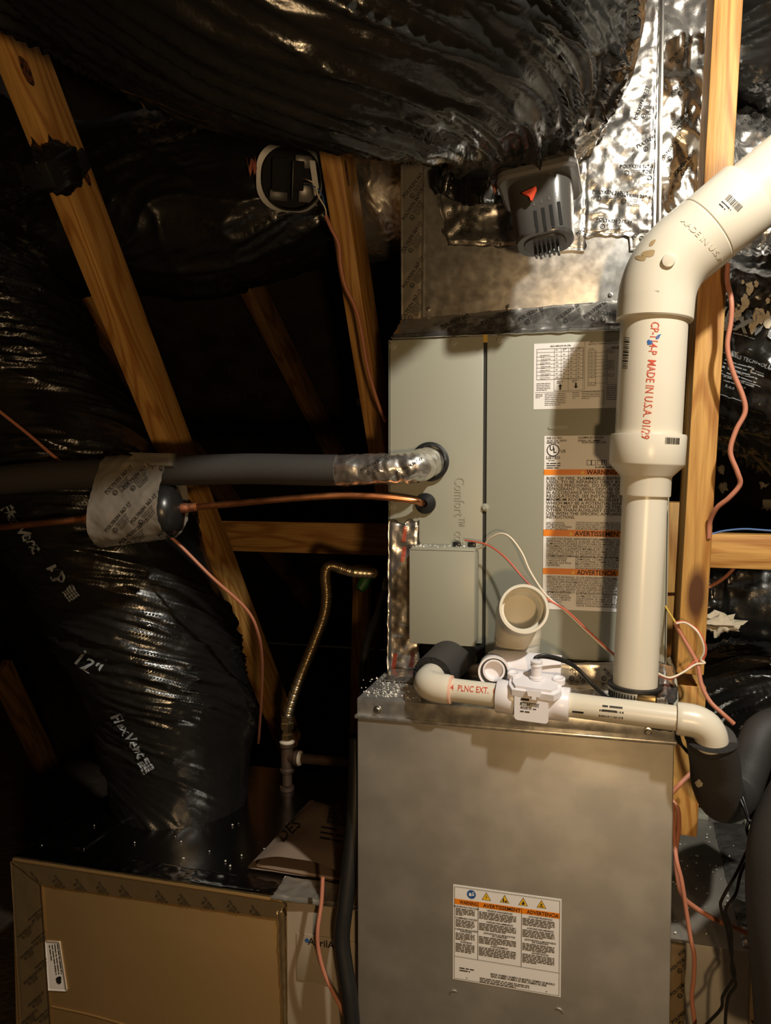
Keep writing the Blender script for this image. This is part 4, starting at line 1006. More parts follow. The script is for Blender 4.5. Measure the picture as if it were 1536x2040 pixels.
# ================================================================== REFRIGERANT LINES
suc = thing('suction_line', 'black insulated refrigerant line entering the coil through a foil-wrapped end', 'pipe', tuple(P(400, 965, 1.18)))
sp = [(c_s.x+.004, 1.262, c_s.z), (c_s.x-.006, 1.232, c_s.z-.003), P(825, 932, 1.212), P(760, 934, 1.205), P(660, 937, 1.20)]
spath = catmull(sp, 22)
fr_s = frames(spath); V, Fc = sweep(spath, .0235, 36, True)
V = [v+(v-spath[min(i//36, len(spath)-1)]).normalized()*(.004*crumple(v, 70, 2)) for i, v in enumerate(V)]
sfoil = (V, Fc)
o = obj('foil_wrap', sfoil, 'foil', suc, 180, label='crumpled silver foil tape'); tape_print(o, sfoil, [(720, 940, -.5), (790, 945, -.5)], 1180, .8)
gsl = tube([P(672, 937, 1.20), P(600, 936, 1.196), P(500, 934, 1.19), P(400, 936, 1.18), P(330, 938, 1.175), P(200, 944, 1.165), P(100, 948, 1.155), P(0, 957, 1.145), P(-120, 972, 1.135), P(-420, 1010, 1.10), P(-900, 1060, 1.05)], .0258, 32, 10)
obj('foam_sleeve', gsl, 'foam', suc, 60)
dr = thing('filter_drier', 'black filter drier cylinder strapped under the insulated line with foil tape', 'filter drier', tuple(P(275, 1080, 1.16)))
da, db = P(196, 1031, 1.152), P(362, 1013, 1.172); dd = (db-da).normalized(); DL = (db-da).length
obj('shell', rings(da, dd, [(0, .010), (.004, .024), (.012, .038), (.024, .0435), (DL*.5, .044), (DL-.024, .0435), (DL-.010, .038), (DL-.003, .022), (DL, .010)], 40), 'black_plastic', dr, 60)
for pt, s in ((da, -1), (db, 1)):
    obj('solder_joint', rings(pt-dd*s*.003, dd*s, [(0, .0085), (.012, .0085), (.013, .0075), (.022, .0078), (.030, .0070)], 20), 'copper_burnt', dr, 50)
# foil band round both
tA, tB = P(216, 943, 1.166), P(346, 938, 1.176)
def band(s, t):
    c1_ = tA.lerp(tB, s); q = P(212+136*s, 1031-18*s*1.2, 1.154+.02*s); c2_ = Vector((c1_.x, q.y, q.z))
    r1, r2 = .0290, .0515
    dv = c2_-c1_; ang0 = math.atan2(dv.z, dv.y)
    al = math.acos((r1-r2)/dv.length)
    # hull outline of two circles
    segs = [(c1_, r1, ang0+al, ang0+2*math.pi-al), (c2_, r2, ang0-al, ang0+al)]
    l1 = r1*(2*math.pi-2*al); l2 = r2*2*al; st = math.sqrt(max(1e-9, dv.length**2-(r1-r2)**2)); tot = l1+l2+2*st
    x = t*tot
    def cp_(c, r, a): return c+Vector((0, math.cos(a)*r, math.sin(a)*r))
    if x < l1: p = cp_(c1_, r1, ang0+al+x/r1)
    elif x < l1+st: p = cp_(c1_, r1, ang0-al).lerp(cp_(c2_, r2, ang0-al), (x-l1)/st)
    elif x < l1+st+l2: p = cp_(c2_, r2, ang0-al+(x-l1-st)/r2)
    else: p = cp_(c2_, r2, ang0+al).lerp(cp_(c1_, r1, ang0+al), (x-l1-st-l2)/st)
    cc = c1_.lerp(c2_, .5); n_ = (p-Vector((p.x, cc.y, cc.z))).normalized()
    edge = .002*noise.noise(Vector((t*40, s*3, 1)))
    return p+n_*(.0035*crumple(p, 28, 6))+Vector((edge, 0, 0))
gbd = grid(band, 56, 130)
o = obj('foil_band', gbd, 'foil_smooth', dr, 180, label='silver foil tape band with printed lettering'); tape_print(o, gbd, [(248, 975, -.75), (264, 1044, -.85), (213, 1060, -.85), (213, 985, -.8), (240, 1085, -.7), (305, 935, -.7), (318, 985, -.85), (318, 1070, -.8)], 1180)
tp = foil_patch([P(300, 930, 1.146), P(347, 930, 1.150), P(351, 905, 1.16), P(258, 903, 1.158)], .002, 40, 31, ragged=.02); obj('foil_flap', tp, 'foil_smooth', dr, 180)
liq = thing('copper_line', 'thin bare copper refrigerant line running into the lower rubber grommet', 'pipe', tuple(P(560, 1000, 1.19)))
gq = tube([(c_l.x+.004, 1.262, c_l.z), (c_l.x-.004, 1.236, c_l.z+.001), P(828, 998, 1.222), P(790, 993, 1.212), P(740, 989, 1.205), P(660, 988, 1.20), P(560, 995, 1.19), P(460, 1004, 1.182), db+dd*.020], .0056, 18, 10)
obj('tube', gq, 'copper', liq, 60)
ll = thing('copper_line', 'bare copper line leaving the filter drier to the left edge', 'pipe', tuple(P(60, 1045, 1.14)))
obj('tube', tube([da-dd*.022, P(110, 1040, 1.140), P(50, 1046, 1.135), P(-80, 1058, 1.12), P(-420, 1090, 1.08), P(-900, 1140, 1.03)], .0058, 18, 8), 'copper', ll, 60)

# ================================================================== GAS LINE
gas = thing('gas_line', 'corrugated flexible gas connector with brass nut and iron tee left of furnace', 'gas pipe', tuple(P(572, 1600, 1.55)))
gpts = catmull([P(u, v, y) for u, v, y in ((745, 1142, 1.66), (722, 1141, 1.62), (698, 1138, 1.58), (676, 1131, 1.555), (660, 1127, 1.55), (650, 1134, 1.55), (648, 1155, 1.55), (651, 1185, 1.55), (646, 1225, 1.55), (628, 1275, 1.55), (604, 1335, 1.55), (584, 1390, 1.55), (575, 1420, 1.55), (573, 1436, 1.55))], 60)
_rs = [gpts[0]]
for q_ in gpts[1:]:
    while (q_-_rs[-1]).length >= .00075: _rs.append(_rs[-1]+(q_-_rs[-1]).normalized()*.00075)
gpts = _rs
obj('corrugated_tube', sweep(gpts, [.0108+.0014*math.sin(i*1.2) for i in range(len(gpts))], 18), 'csst', gas, 60)
def gz(v): return P(572, v, 1.55)
obj('brass_nut', rings(gz(1452), (0, 0, 1), [(0, .0145), (.002, .0155), (.014, .0155), (.016, .0140), (.026, .0135), (.028, .015), (.030, .0150)], 6), 'brass', gas, 25)
obj('adapter', rings(gz(1473), (0, 0, 1), [(0, .0125), (.001, .0135), (.012, .0135), (.014, .011), (.022, .011)], 6), 'brass', gas, 25)
obj('teflon_tape', rings(gz(1480), (0, 0, 1), [(0, .016), (.003, .0168), (.007, .012)], 24), 'teflon', gas, 40)
t0 = gz(1537); L_ = (gz(1478)-t0).length
brd = (P(604, 1511, 1.55)-P(572, 1508, 1.55)).normalized()
tee = obj('tee', join(rings(t0, (0, 0, 1), [(0, .0155), (.006, .0165), (.009, .0135), (L_-.012, .0135), (L_-.009, .0168), (L_-.002, .0168), (L_, .015)], 28),
                 rings(P(572, 1508, 1.55), brd, [(0, .012), (.018, .0145), (.021, .0175), (.028, .0175), (.029, .015)], 28)), 'iron', gas, 40)
obj('teflon_tape', rings(P(572, 1508, 1.55)+brd*.028, brd, [(0, .0165), (.004, .0160), (.007, .0115)], 24), 'teflon', gas, 40)
obj('black_pipe', rings(P(572, 1508, 1.55)+brd*.034, brd, [(0, .0108), (.14, .0108)], 24), 'iron', gas, 40)
obj('nipple', rings(gz(1563), (0, 0, 1), [(0, .011), (.03, .011)], 24), 'iron', gas, 40)
obj('drip_cap', rings(gz(1598), (0, 0, 1), [(0, .0125), (.002, .0135), (.026, .0138), (.028, .0158), (.036, .0158), (.037, .012)], 24), 'iron', gas, 40)
gt = P(725, 1150, 1.66)
obj('green_tape_end', rings(P(716, 1175, 1.64), P(738, 1142, 1.66)-P(716, 1175, 1.64), [(0, .010), (.02, .015), (.035, .014)], 14), 'green_tape', gas, 40)
obj('pipe_under', rings(P(580, 1552, 1.7), P(700, 1570, 1.7)-P(580, 1552, 1.7), [(0, .007), (.24, .007)], 16), 'iron', gas, 40)

# ================================================================== DUCT BOXES AND FILTER CABINET
bxl = thing('return_duct_box', 'sheet metal duct box, coloured brown as if warmly lit, with taped edges at bottom left', 'duct box', (-.74, 1.4, 0))
bX0, bX1, bY, bZ = -1.006, -.480, 1.140, .490
obj('body', box(bX0, bX1, bY, 1.66, .0, bZ, .0015), 'galv_warm_lit', bxl, 30)
obj('top_sheet', box(bX0-.001, bX1+.001, bY+.004, 1.662, bZ, bZ+.0012), 'galv_shaded', bxl)
def Q(u, v): return P(u, v, bY-.0005)
tp = foil_patch([Q(84, 1762), Q(572, 1832), Q(572, 1798), Q(24, 1714)], .0012, 22, 41, ragged=.004)
o = obj('foil_tape', tp, 'tape_warm_lit' if 'tape_warm_lit' in MATS else mat('tape_warm_lit', (.62, .46, .24), .3, .9, bumps=[('noise', 40, .3, .003)]), bxl, 180, label='printed tape along the top front edge')  # foil tape, its warm brown reflections put into the colour
tape_print(o, tp, [(60, 1738, .9), (108, 1745, .9), (150, 1752, .9), (195, 1758, .9), (240, 1765, .9), (312, 1775, .9), (357, 1782, .9), (405, 1788, .9), (455, 1795, .9), (500, 1805, .9)], 1100, .62)
tp = foil_patch([P(44, 2075, bY-.001), P(104, 2075, bY-.001), P(83, 1762, bY-.001), P(22, 1714, bY-.001)], .0014, 22, 44, ragged=.004)
o = obj('foil_tape', tp, 'tape_warm_lit', bxl, 180, label='printed tape down the left front edge')
tape_print(o, tp, [(58, 1835, -.75), (38, 1868, -.75), (65, 1880, -.75), (42, 1910, -.75), (50, 1960, -.75), (72, 1930, -.75), (58, 2005, -.75), (72, 2035, -.75), (45, 2040, -.75)], 1100, .6)
tp = foil_patch([P(566, 2075, bY-.001), P(574, 2075, bY-.001), P(570, 1800, bY-.001), P(552, 1812, bY-.001)], .003, 50, 47, ragged=.2)
obj('foil_tape', tp, 'tape_warm_lit', bxl, 180)
tp = foil_patch([Vector((bX0+.002, bY+.002, bZ+.001)), Vector((bX1-.002, bY+.002, bZ+.001)), Vector((bX1-.002, bY+.045, bZ+.001)), Vector((bX0+.002, bY+.05, bZ+.001))], .003, 40, 49, ragged=.02, nrm=(0, 0, 1))
obj('foil_tape', tp, 'foil_shaded', bxl, 180)
tp = foil_patch([Vector((-.93, bY+.06, bZ+.002)), Vector((-.90, bY+.06, bZ+.002)), Vector((-.90, bY+.30, bZ+.002)), Vector((-.93, bY+.30, bZ+.002))], .002, 40, 52, ragged=.02, nrm=(0, 0, 1)); obj('foil_tape', tp, 'foil_shaded', bxl, 180)
lab = obj('sticker', foil_patch([Q(97, 1972), Q(134, 1974), Q(119, 1876), Q(91, 1874)], .0004, 10, 3), 'label_white', bxl, 180, label='small white sticker')
bt = bvh(foil_patch([Q(97, 1972), Q(134, 1974), Q(119, 1876), Q(91, 1874)], .0004, 10, 3))
obj('lettering', join(decal(scribble(0, 0, .060, .0028, 4, .0048, random.Random(9)), 114, 1880, math.radians(82), 1120, [bt], .0008), decal(blob2(.006, 4), 118, 1952, 0, 1120, [bt], .0008)), 'print_black', lab, kind='stuff')
obj('seam_ridge', tube([Q(103, 2005), Q(180, 2022), Q(260, 2045)], .0012, 8), 'galv_warm_lit', bxl, 60)

ac = thing('air_cleaner', 'tan filter cabinet with blue-black lettering between the duct box and furnace', 'filter cabinet', (-.41, 1.4, 0))
aY = 1.152
obj('body', box(bX1+.002, FX0-.004, aY, 1.66, 0, .487, .002), 'cabinet_tan', ac, 30)
lp = obj('name_plate', box(-.460, -.352, aY-.0022, aY+.0002, .352, .432, .001), 'cabinet_tan', ac, 30)
obj('lettering', on(join2([txt('AprilAire', .0, .0, .0170, bold=.014, wmax=.064)]), P(614, 1881, aY-.0022), EXX, EZZ, ENN, .0006), 'print_black', lp)
obj('emblem', on(disc2(-.002, .006, .0042, 6), P(614, 1881, aY-.0022), EXX, EZZ, ENN, .0004), 'label_blue', lp)
tp = foil_patch([Vector((bX1-.02, bY-.001, bZ-.003)), Vector((FX0-.004, aY-.004, bZ-.005)), Vector((FX0-.004, aY+.05, bZ+.002)), Vector((bX1-.02, aY+.05, bZ+.002))], .006, 46, 55, ragged=.03, nrm=(0, -.3, .95)); obj('foil_tape', tp, 'foil_smooth', ac, 180)

# paper envelope with the papers, on the filter cabinet
en = thing('document_envelope', 'brown paper envelope of printed papers lying on the filter cabinet', 'envelope', tuple(PZ(610, 1700, .50)))
def env_pt(s, t, z): # s across, t towards the back
    a = PZ(503, 1722, z); b = PZ(690, 1752, z); c = PZ(700, 1612, z); d = PZ(622, 1592, z)
    return (a*(1-s)+b*s)*(1-t)+(d*(1-s)+c*s)*t
def env_top(s, t):
    z = .508+.024*(1-t)**.5*(1-abs(2*s-1)**3*.7)+.004*noise.noise(Vector((s*3, t*3, 2)))
    p = env_pt(s, t, .51); p.z = z; return p
def env_bot(s, t):
    p = env_pt(s*1.02-.01, t*1.02-.06, .495); p.z = .4975+.002*noise.noise(Vector((s*4, t*4, 7))); return p
gt_ = grid(env_top, 24, 24); gbm = grid(env_bot, 24, 24)
def rim_(side):
    V = []; n = 24
    for i in range(n+1):
        s, t = (0, i/n) if side == 'l' else ((1, i/n) if side == 'r' else (i/n, 1))
        V += [env_top(s, t), env_bot(s, t)]
    return V, [(2*i, 2*i+1, 2*i+3, 2*i+2) for i in range(n)]
obj('pouch', join(gt_, gbm, rim_('l'), rim_('r'), rim_('b')), 'paper', en, 60)
obj('papers', [env_pt(s, t, .5)+Vector((0, 0, dz)) for s, t, dz in ((.06, -.02, 0), (.96, -.03, 0), (.95, .9, 0), (.08, .9, 0), (.06, -.02, .004), (.96, -.03, .004), (.95, .9, .004), (.08, .9, .004))] and ([env_pt(s, t, .5)+Vector((0, 0, dz)) for dz in (.0005, .005) for s, t in ((.06, -.02), (.96, -.03), (.95, .9), (.08, .9))], [(3, 2, 1, 0), (4, 5, 6, 7), (0, 1, 5, 4), (1, 2, 6, 5), (2, 3, 7, 6), (3, 0, 4, 7)]), 'paper', en)
bt = bvh(gt_)
obj('lettering', join(decal(txt('HOMEOWNER\nINSTALLATION\nAND SERVICE\nINFORMATION', 0, 0, .0125, bold=.025, line=.8), 655, 1614, math.radians(10), 900, [bt], .001),
                      decal(txt('DES', 0, 0, .034, bold=.004), 563, 1680, math.radians(-42), 900, [bt], .001), decal(scribble(0, 0, .10, .006, 3, .012, random.Random(2)), 640, 1650, math.radians(10), 900, [bt], .001)), 'print_black', en, kind='stuff')

bxr = thing('supply_duct_box', 'galvanised duct box with taped seam at bottom right beside the furnace', 'duct box', (.3, 1.4, 0))
rX0, rX1, rY, rZ = .120, .47, 1.186, .490
obj('body', box(rX0, rX1, rY, 1.66, .0, rZ, .0015), 'galv', bxr, 30)
obj('back_ledge', box(rX0+.01, .235, 1.63, 1.665, rZ, rZ+.012, .002), 'paint_grey', bxr, 30)
obj('back_ledge', box(.30, .42, 1.60, 1.63, rZ, rZ+.012, .002), 'paint_grey', bxr, 30)
def T(x, y): return Vector((x, y, rZ+.0005))
tp = foil_patch([T(.222, rY+.01), T(.300, rY+.01), T(.330, 1.62), T(.243, 1.62)], .004, 40, 61, ragged=.02, nrm=(0, 0, 1)); obj('foil_tape', tp, 'foil', bxr, 180)
tp = foil_patch([P(1330, 2080, rY-.001), P(1362, 2080, rY-.001), P(1365, 1880, rY-.001), P(1335, 1874, rY-.001)], .0012, 30, 63, ragged=.01)
o = obj('foil_tape', tp, 'tape_warm_lit', bxr, 180); tape_print(o, tp, [(1338, 1935, -.7), (1338, 1985, -.7), (1355, 1905, -.8), (1340, 2040, -.7)], 1200, .9)
tp = foil_patch([P(1488, 2080, rY-.001), P(1560, 2080, rY-.001), P(1560, 1920, rY-.001), P(1495, 1906, rY-.001)], .004, 30, 65, ragged=.01)
o = obj('foil_tape', tp, 'tape_warm_lit', bxr, 180); tape_print(o, tp, [(1500, 1935, -.6), (1508, 1985, -.6), (1500, 2040, -.6)], 1200, .9)
tp = foil_patch([P(1495, 1915, rY-.002), P(1560, 1935, rY-.002), P(1545, 1885, rY+.03), P(1490, 1880, rY+.03)], .008, 60, 67, ragged=.04); obj('foil_tape', tp, 'foil', bxr, 180)
# dark duct at the right edge
bt_ = thing('insulated_line', 'fat black insulated line dropping along the lower right edge', 'pipe insulation', tuple(P(1590, 2080, 1.0)))
obj('sleeve', tube([P(1720, 1480, 1.08), P(1640, 1570, 1.04), P(1584, 1670, 1.02), P(1574, 1780, 1.01), P(1584, 1920, 1.0), P(1596, 2100, 1.0)], .050, 36, 12), 'foam', bt_, 60)

# ================================================================== DAMPER ACTUATORS
a1 = P(582, 357, 1.315); ax1_ = (EYE-a1).normalized(); ax1_ = (ax1_+Vector((.10, 0, -.05))).normalized()
e1x = Vector((0, 0, 1)).cross(ax1_).normalized(); e1z = ax1_.cross(e1x)
act = thing('damper_actuator', 'round black damper actuator with open cover on the shadowed duct', 'actuator', tuple(a1-EZZ*.055), 'zone damper actuators')
def shell(o, ex, ey, en, w_, h_, r, d, wall):
    a_ = rrect(w_, h_, r, 8); b_ = rrect(w_-2*wall, h_-2*wall, max(.002, r-wall), 8); n = len(a_)
    o, ex, ey, en = Vector(o), Vector(ex), Vector(ey), Vector(en)
    V = [o+ex*x+ey*y for x, y in a_]+[o+ex*x+ey*y+en*d for x, y in a_]+[o+ex*x+ey*y+en*d for x, y in b_]+[o+ex*x+ey*y+en*.004 for x, y in b_]
    Fc = [tuple(range(n-1, -1, -1)), tuple(range(3*n, 4*n))]
    for l in range(3): Fc += [(l*n+i, l*n+(i+1) % n, (l+1)*n+(i+1) % n, (l+1)*n+i) for i in range(n)]
    return V, Fc
obj('housing', shell(a1-ax1_*.055, e1x, e1z, ax1_, .106, .108, .049, .055, .003), 'dull_black', act, 30)
obj('mount_base', shell(a1-ax1_*.10, e1x, e1z, ax1_, .122, .118, .045, .046, .02), 'black_plastic', act, 30)
for x, z, w_, h_, d, m_ in ((-.020, .004, .030, .060, .030, 'dull_black'), (.012, .006, .022, .050, .036, 'dull_black'), (.030, -.022, .030, .034, .026, 'cover_plastic'), (-.022, -.030, .034, .020, .030, 'grey_plastic'), (.024, .030, .034, .022, .026, 'cover_plastic'), (.002, -.002, .003, .066, .044, 'grey_plastic')):
    obj('inner_block', obox(a1-ax1_*(.051-d/2)+e1x*x+e1z*z, e1x, ax1_, e1z, w_, d, h_, .002), m_, act, 30)
obj('white_tag', obox(a1-ax1_*.012+e1x*.042+e1z*.004, (e1x+ax1_*.8).normalized(), (ax1_-e1x*.8).normalized(), (e1z-e1x*.2).normalized(), .012, .001, .060), 'label_white', act)
wb = a1-ax1_*.006+e1x*.018+e1z*.002
obj('lead_wire', tube([wb, P(612, 358, 1.25), P(628, 368, 1.245), P(634, 390, 1.25), P(648, 415, 1.26), P(650, 436, 1.265)], .0012, 8), 'wire_white', act, 60)
obj('lead_wire', tube([wb-e1z*.010, P(622, 370, 1.252), P(640, 385, 1.258), P(648, 415, 1.262), P(651, 436, 1.266)], .0011, 8), 'wire_blue', act, 60)
obj('insulation_tuft', ([Vector(P(503+9*math.cos(k*1.3)*(1+.4*math.sin(k*2.2)), 332+22*math.sin(k*.9), 1.33+.02*math.sin(k*3.7))) for k in range(14)], [(i, (i+4) % 14, (i+9) % 14) for i in range(14)]), 'pink_wool', act)

t_ = P(1076, 372, 1.135); axd = Vector((.10, -.20, -1)).normalized(); e2x = Vector((1, -.05, .17)); e2x = (e2x-axd*e2x.dot(axd)).normalized(); e2y = axd.cross(e2x)
act2 = thing('damper_actuator', 'black and grey damper actuator with red lever under the big duct', 'actuator', tuple(t_-EZZ*.1), 'zone damper actuators')
def taper(o, w0, h0, r0, w1, h1, r1, d, n=8):
    a_ = rrect(w0, h0, r0, n); b_ = rrect(w1, h1, r1, n); c_ = rrect(w1*.93, h1*.93, r1*.93, n); k = len(a_)
    V = [o+e2x*x+e2y*y for x, y in a_]+[o+e2x*x+e2y*y+axd*(d-.004) for x, y in b_]+[o+e2x*x+e2y*y+axd*d for x, y in c_]
    Fc = [tuple(range(k-1, -1, -1)), tuple(range(2*k, 3*k))]
    for l in range(2): Fc += [(l*k+i, l*k+(i+1) % k, (l+1)*k+(i+1) % k, (l+1)*k+i) for i in range(k)]
    return V, Fc
obj('mount_plate', taper(t_-axd*.020, .108, .095, .016, .104, .092, .016, .020), 'grey_plastic', act2, 30)
obj('plate_rim', taper(t_-axd*.006, .112, .098, .016, .112, .098, .016, .012), 'cover_plastic', act2, 30)
gcv = taper(t_+axd*.002, .090, .080, .030, .080, .070, .028, .086); obj('cover', gcv, 'act_cover' if 'act_cover' in MATS else mat('act_cover', (.062, .06, .057), .26), act2, 30)
bc = bvh(gcv)
for k in range(4):
    g_ = rect2(-.0022, -.034, .0022, 0) if k else rect2(-.0022, -.030, .0022, 0)
    obj('vent_slot', decal(subdiv_long(g_, .006), 1066+15.5*k, 420-6*k, math.radians(-7), 1400, [bc], .0008), 'black_hole', act2)
    obj('arrow_mark', decal(poly2([(-.0012, 0), (.0012, 0), (0, .007)]), 1064+15*k, 410-6*k, math.radians(-7), 1400, [bc], .0008), 'cover_plastic', act2)
lv = P(1055, 388, 1.085)
obj('lever', prism([(-.010, .003), (.009, .007), (.010, .003), (.004, -.010), (.002, -.010), (.0, -.004)], lv, (1, 0, .15), (0, -.1, 1), (0, -1, 0), .006), 'red_plastic', act2, 30)
bcen = t_+axd*.088
obj('end_plate', taper(bcen-axd*.004, .066, .056, .022, .060, .050, .02, .006), 'grey_plastic', act2, 30)
for k in range(6):
    p = bcen+e2x*(-.014+.0062*k)-e2y*.006
    obj('terminal', obox(p+axd*(.006+.002*(k % 2)), e2x, e2y, axd, .0036, .014, .016, .001), 'black_plastic', act2)
cv = P(975, 375, 1.15)
obj('insulation_tuft', ([Vector(P(992+12*math.cos(k*1.3)*(1+.4*math.sin(k*2.2)), 370+18*math.sin(k*.9), 1.16+.012*math.sin(k*3.7))) for k in range(14)], [(i, (i+4) % 14, (i+9) % 14) for i in range(14)]), 'pink_wool', act2)
# black plastic bunched at the collar of the big duct
def bunch(s, t):
    p = P(868+180*s, 345+(8+62*math.sin(math.pi*min(1, s*.8+.15))**1.0)*t, 1.20+.03*math.sin(s*9)+.02*t)
    return p+Vector((0, -.02*crumple(p, 30, 3), .008*crumple(p, 45, 5)))
obj('loose_jacket', grid(bunch, 44, 20), 'black_film', D1, 180)

# ================================================================== WIRES
def wire(name, label, pts, r, m, cat='wire', **kw):
    return obj(name, tube([P(*p) for p in pts], r, 10, 8), m, None, 60, label, cat, **kw)
WG = 'thermostat cables'
wire('thermostat_wire', 'brown cable slanting across the left, behind the filter drier', [(-520, 430, 1.12), (-250, 625, 1.15), (-60, 772, 1.18), (0, 820, 1.19), (60, 868, 1.20), (110, 911, 1.205), (200, 982, 1.21), (290, 1035, 1.22), (345, 1074, 1.23), (420, 1148, 1.25), (490, 1213, 1.30), (514, 1262, 1.34), (522, 1320, 1.42), (520, 1400, 1.55), (515, 1480, 1.70)], .0031, 'wire_brown')
wire('thermostat_wire', 'brown cable hanging from the open actuator along the angled web', [(649, 430, 1.265), (660, 455, 1.27), (674, 485, 1.28), (679, 530, 1.29), (688, 570, 1.30), (710, 618, 1.32), (722, 672, 1.34), (732, 730, 1.36), (752, 800, 1.38), (768, 840, 1.40)], .0034, 'wire_brown')
wire('thermostat_wire', 'pinkish brown cable snaking down beside the right stud', [(1450, 525, 1.22), (1449, 560, 1.22), (1457, 600, 1.21), (1456, 640, 1.21), (1449, 690, 1.21), (1460, 740, 1.21), (1480, 790, 1.21), (1484, 822, 1.21), (1466, 858, 1.21), (1455, 900, 1.21), (1469, 940, 1.21), (1474, 965, 1.215), (1452, 992, 1.22), (1428, 1012, 1.23), (1414, 1040, 1.245), (1412, 1072, 1.25)], .0036, 'wire_brown')
wire('thermostat_wire', 'thin brown cable passing under the pine blocking board', [(1470, 1122, 1.40), (1450, 1145, 1.39), (1425, 1163, 1.38), (1400, 1173, 1.375), (1370, 1182, 1.37), (1325, 1184, 1.37)], .0030, 'wire_brown')
wire('thermostat_wire', 'brown cable curving from the coil side down to the drain elbow', [(1345, 1241, 1.22), (1358, 1265, 1.22), (1375, 1295, 1.215), (1390, 1325, 1.21), (1398, 1365, 1.20), (1415, 1398, 1.19), (1440, 1422, 1.18), (1462, 1442, 1.18)], .0033, 'wire_brown')
wire('yellow_wire', 'short yellow wire at the right edge of the coil cabinet', [(1326, 1208, 1.255), (1334, 1222, 1.24), (1342, 1234, 1.225), (1346, 1242, 1.22)], .0016, 'wire_yellow')
wire('red_wire', 'red wire looping in front of the right stud', [(1346, 1240, 1.215), (1364, 1239, 1.212), (1390, 1256, 1.205), (1404, 1282, 1.205), (1406, 1300, 1.207), (1400, 1313, 1.21), (1384, 1318, 1.21), (1362, 1338, 1.205), (1338, 1352, 1.20), (1318, 1348, 1.195), (1300, 1338, 1.19)], .0016, 'wire_red')
wire('white_wire', 'white wire looping in front of the right stud', [(1347, 1242, 1.213), (1366, 1241, 1.21), (1388, 1257, 1.20), (1400, 1280, 1.20), (1402, 1300, 1.203), (1396, 1314, 1.206), (1404, 1321, 1.206), (1385, 1324, 1.206), (1360, 1340, 1.20), (1336, 1350, 1.195), (1318, 1345, 1.19), (1300, 1335, 1.186)], .0016, 'wire_white')
wire('white_wire', 'white wire arching out of the grey box across the coil', [(944, 1093, 1.245), (962, 1090, 1.225), (974, 1074, 1.215), (998, 1063, 1.205), (1018, 1072, 1.20), (1040, 1102, 1.195), (1055, 1136, 1.19), (1078, 1173, 1.185), (1096, 1193, 1.185), (1128, 1219, 1.19), (1168, 1257, 1.195), (1215, 1300, 1.19), (1240, 1318, 1.19)], .0015, 'wire_white')
wire('red_wire', 'red wire running from the grey box down across the coil', [(926, 1076, 1.235), (950, 1080, 1.225), (976, 1088, 1.215), (1010, 1114, 1.20), (1050, 1160, 1.19), (1086, 1191, 1.183), (1128, 1216, 1.187), (1168, 1253, 1.192), (1217, 1298, 1.187), (1242, 1316, 1.187)], .0014, 'wire_red')
wire('thermostat_wire', 'pink-brown cable stub between the furnace side and lower right stud', [(1388, 1528, 1.22), (1372, 1545, 1.21), (1356, 1561, 1.20), (1338, 1580, 1.20)], .0036, 'wire_brown')
wire('thermostat_wire', 'pink-brown cable crossing the top of the lower right duct box', [(1336, 1592, 1.20), (1350, 1612, 1.19), (1352, 1650, 1.17), (1346, 1695, 1.15), (1350, 1745, 1.14), (1360, 1785, 1.14), (1385, 1808, 1.15), (1425, 1832, 1.16), (1468, 1850, 1.17), (1505, 1868, 1.17), (1560, 1898, 1.16)], .0036, 'wire_brown')
wire('thermostat_wire', 'dark brown cable hanging in front of the lower right duct box', [(1340, 1600, 1.18), (1346, 1700, 1.13), (1358, 1755, 1.12), (1368, 1820, 1.12), (1376, 1870, 1.12), (1383, 1905, 1.12), (1382, 1950, 1.12), (1378, 1985, 1.12), (1382, 2020, 1.12), (1390, 2080, 1.12)], .0030, 'wire_brown')
wire('thermostat_wire', 'brown cable hanging in front of the filter cabinet name', [(643, 1747, 1.12), (640, 1800, 1.11), (633, 1850, 1.10), (634, 1890, 1.10), (646, 1938, 1.10), (664, 1978, 1.10), (682, 2014, 1.10), (700, 2070, 1.10)], .0033, 'wire_brown')
wire('blue_wire', 'thin blue wire lying on the pine blocking board', [(1412, 1066, 1.342), (1440, 1058, 1.345), (1480, 1054, 1.345), (1520, 1056, 1.345), (1600, 1062, 1.345)], .0016, 'wire_blue')
for i, (lab_, pts) in enumerate((('left strand of the thin black wire pair over the lower right duct', [(1300, 1450, 1.088), (1338, 1456, 1.10), (1352, 1478, 1.11), (1378, 1503, 1.10), (1400, 1520, 1.14), (1440, 1548, 1.17), (1463, 1571, 1.12), (1478, 1600, 1.10), (1492, 1634, 1.09), (1503, 1652, 1.08), (1504, 1678, 1.08), (1490, 1692, 1.08), (1468, 1738, 1.08), (1440, 1788, 1.08), (1436, 1808, 1.08), (1448, 1850, 1.08), (1456, 1900, 1.08), (1464, 1940, 1.08), (1458, 1955, 1.08), (1440, 1985, 1.08), (1436, 2010, 1.08), (1404, 2045, 1.08), (1380, 2080, 1.08)]),
                                  ('right strand of the thin black wire pair over the lower right duct', [(1310, 1452, 1.086), (1346, 1456, 1.098), (1358, 1484, 1.108), (1380, 1508, 1.098), (1405, 1525, 1.135), (1445, 1545, 1.168), (1472, 1572, 1.118), (1490, 1625, 1.095), (1488, 1655, 1.085), (1497, 1690, 1.078), (1476, 1740, 1.078), (1466, 1780, 1.078), (1446, 1812, 1.078), (1456, 1850, 1.078), (1458, 1900, 1.078), (1458, 1935, 1.078), (1466, 1962, 1.078), (1452, 1985, 1.078), (1446, 2020, 1.078), (1444, 2080, 1.078)]))):
    wire('black_wire', lab_, pts, .0021, 'wire_black', group='black wire pair')
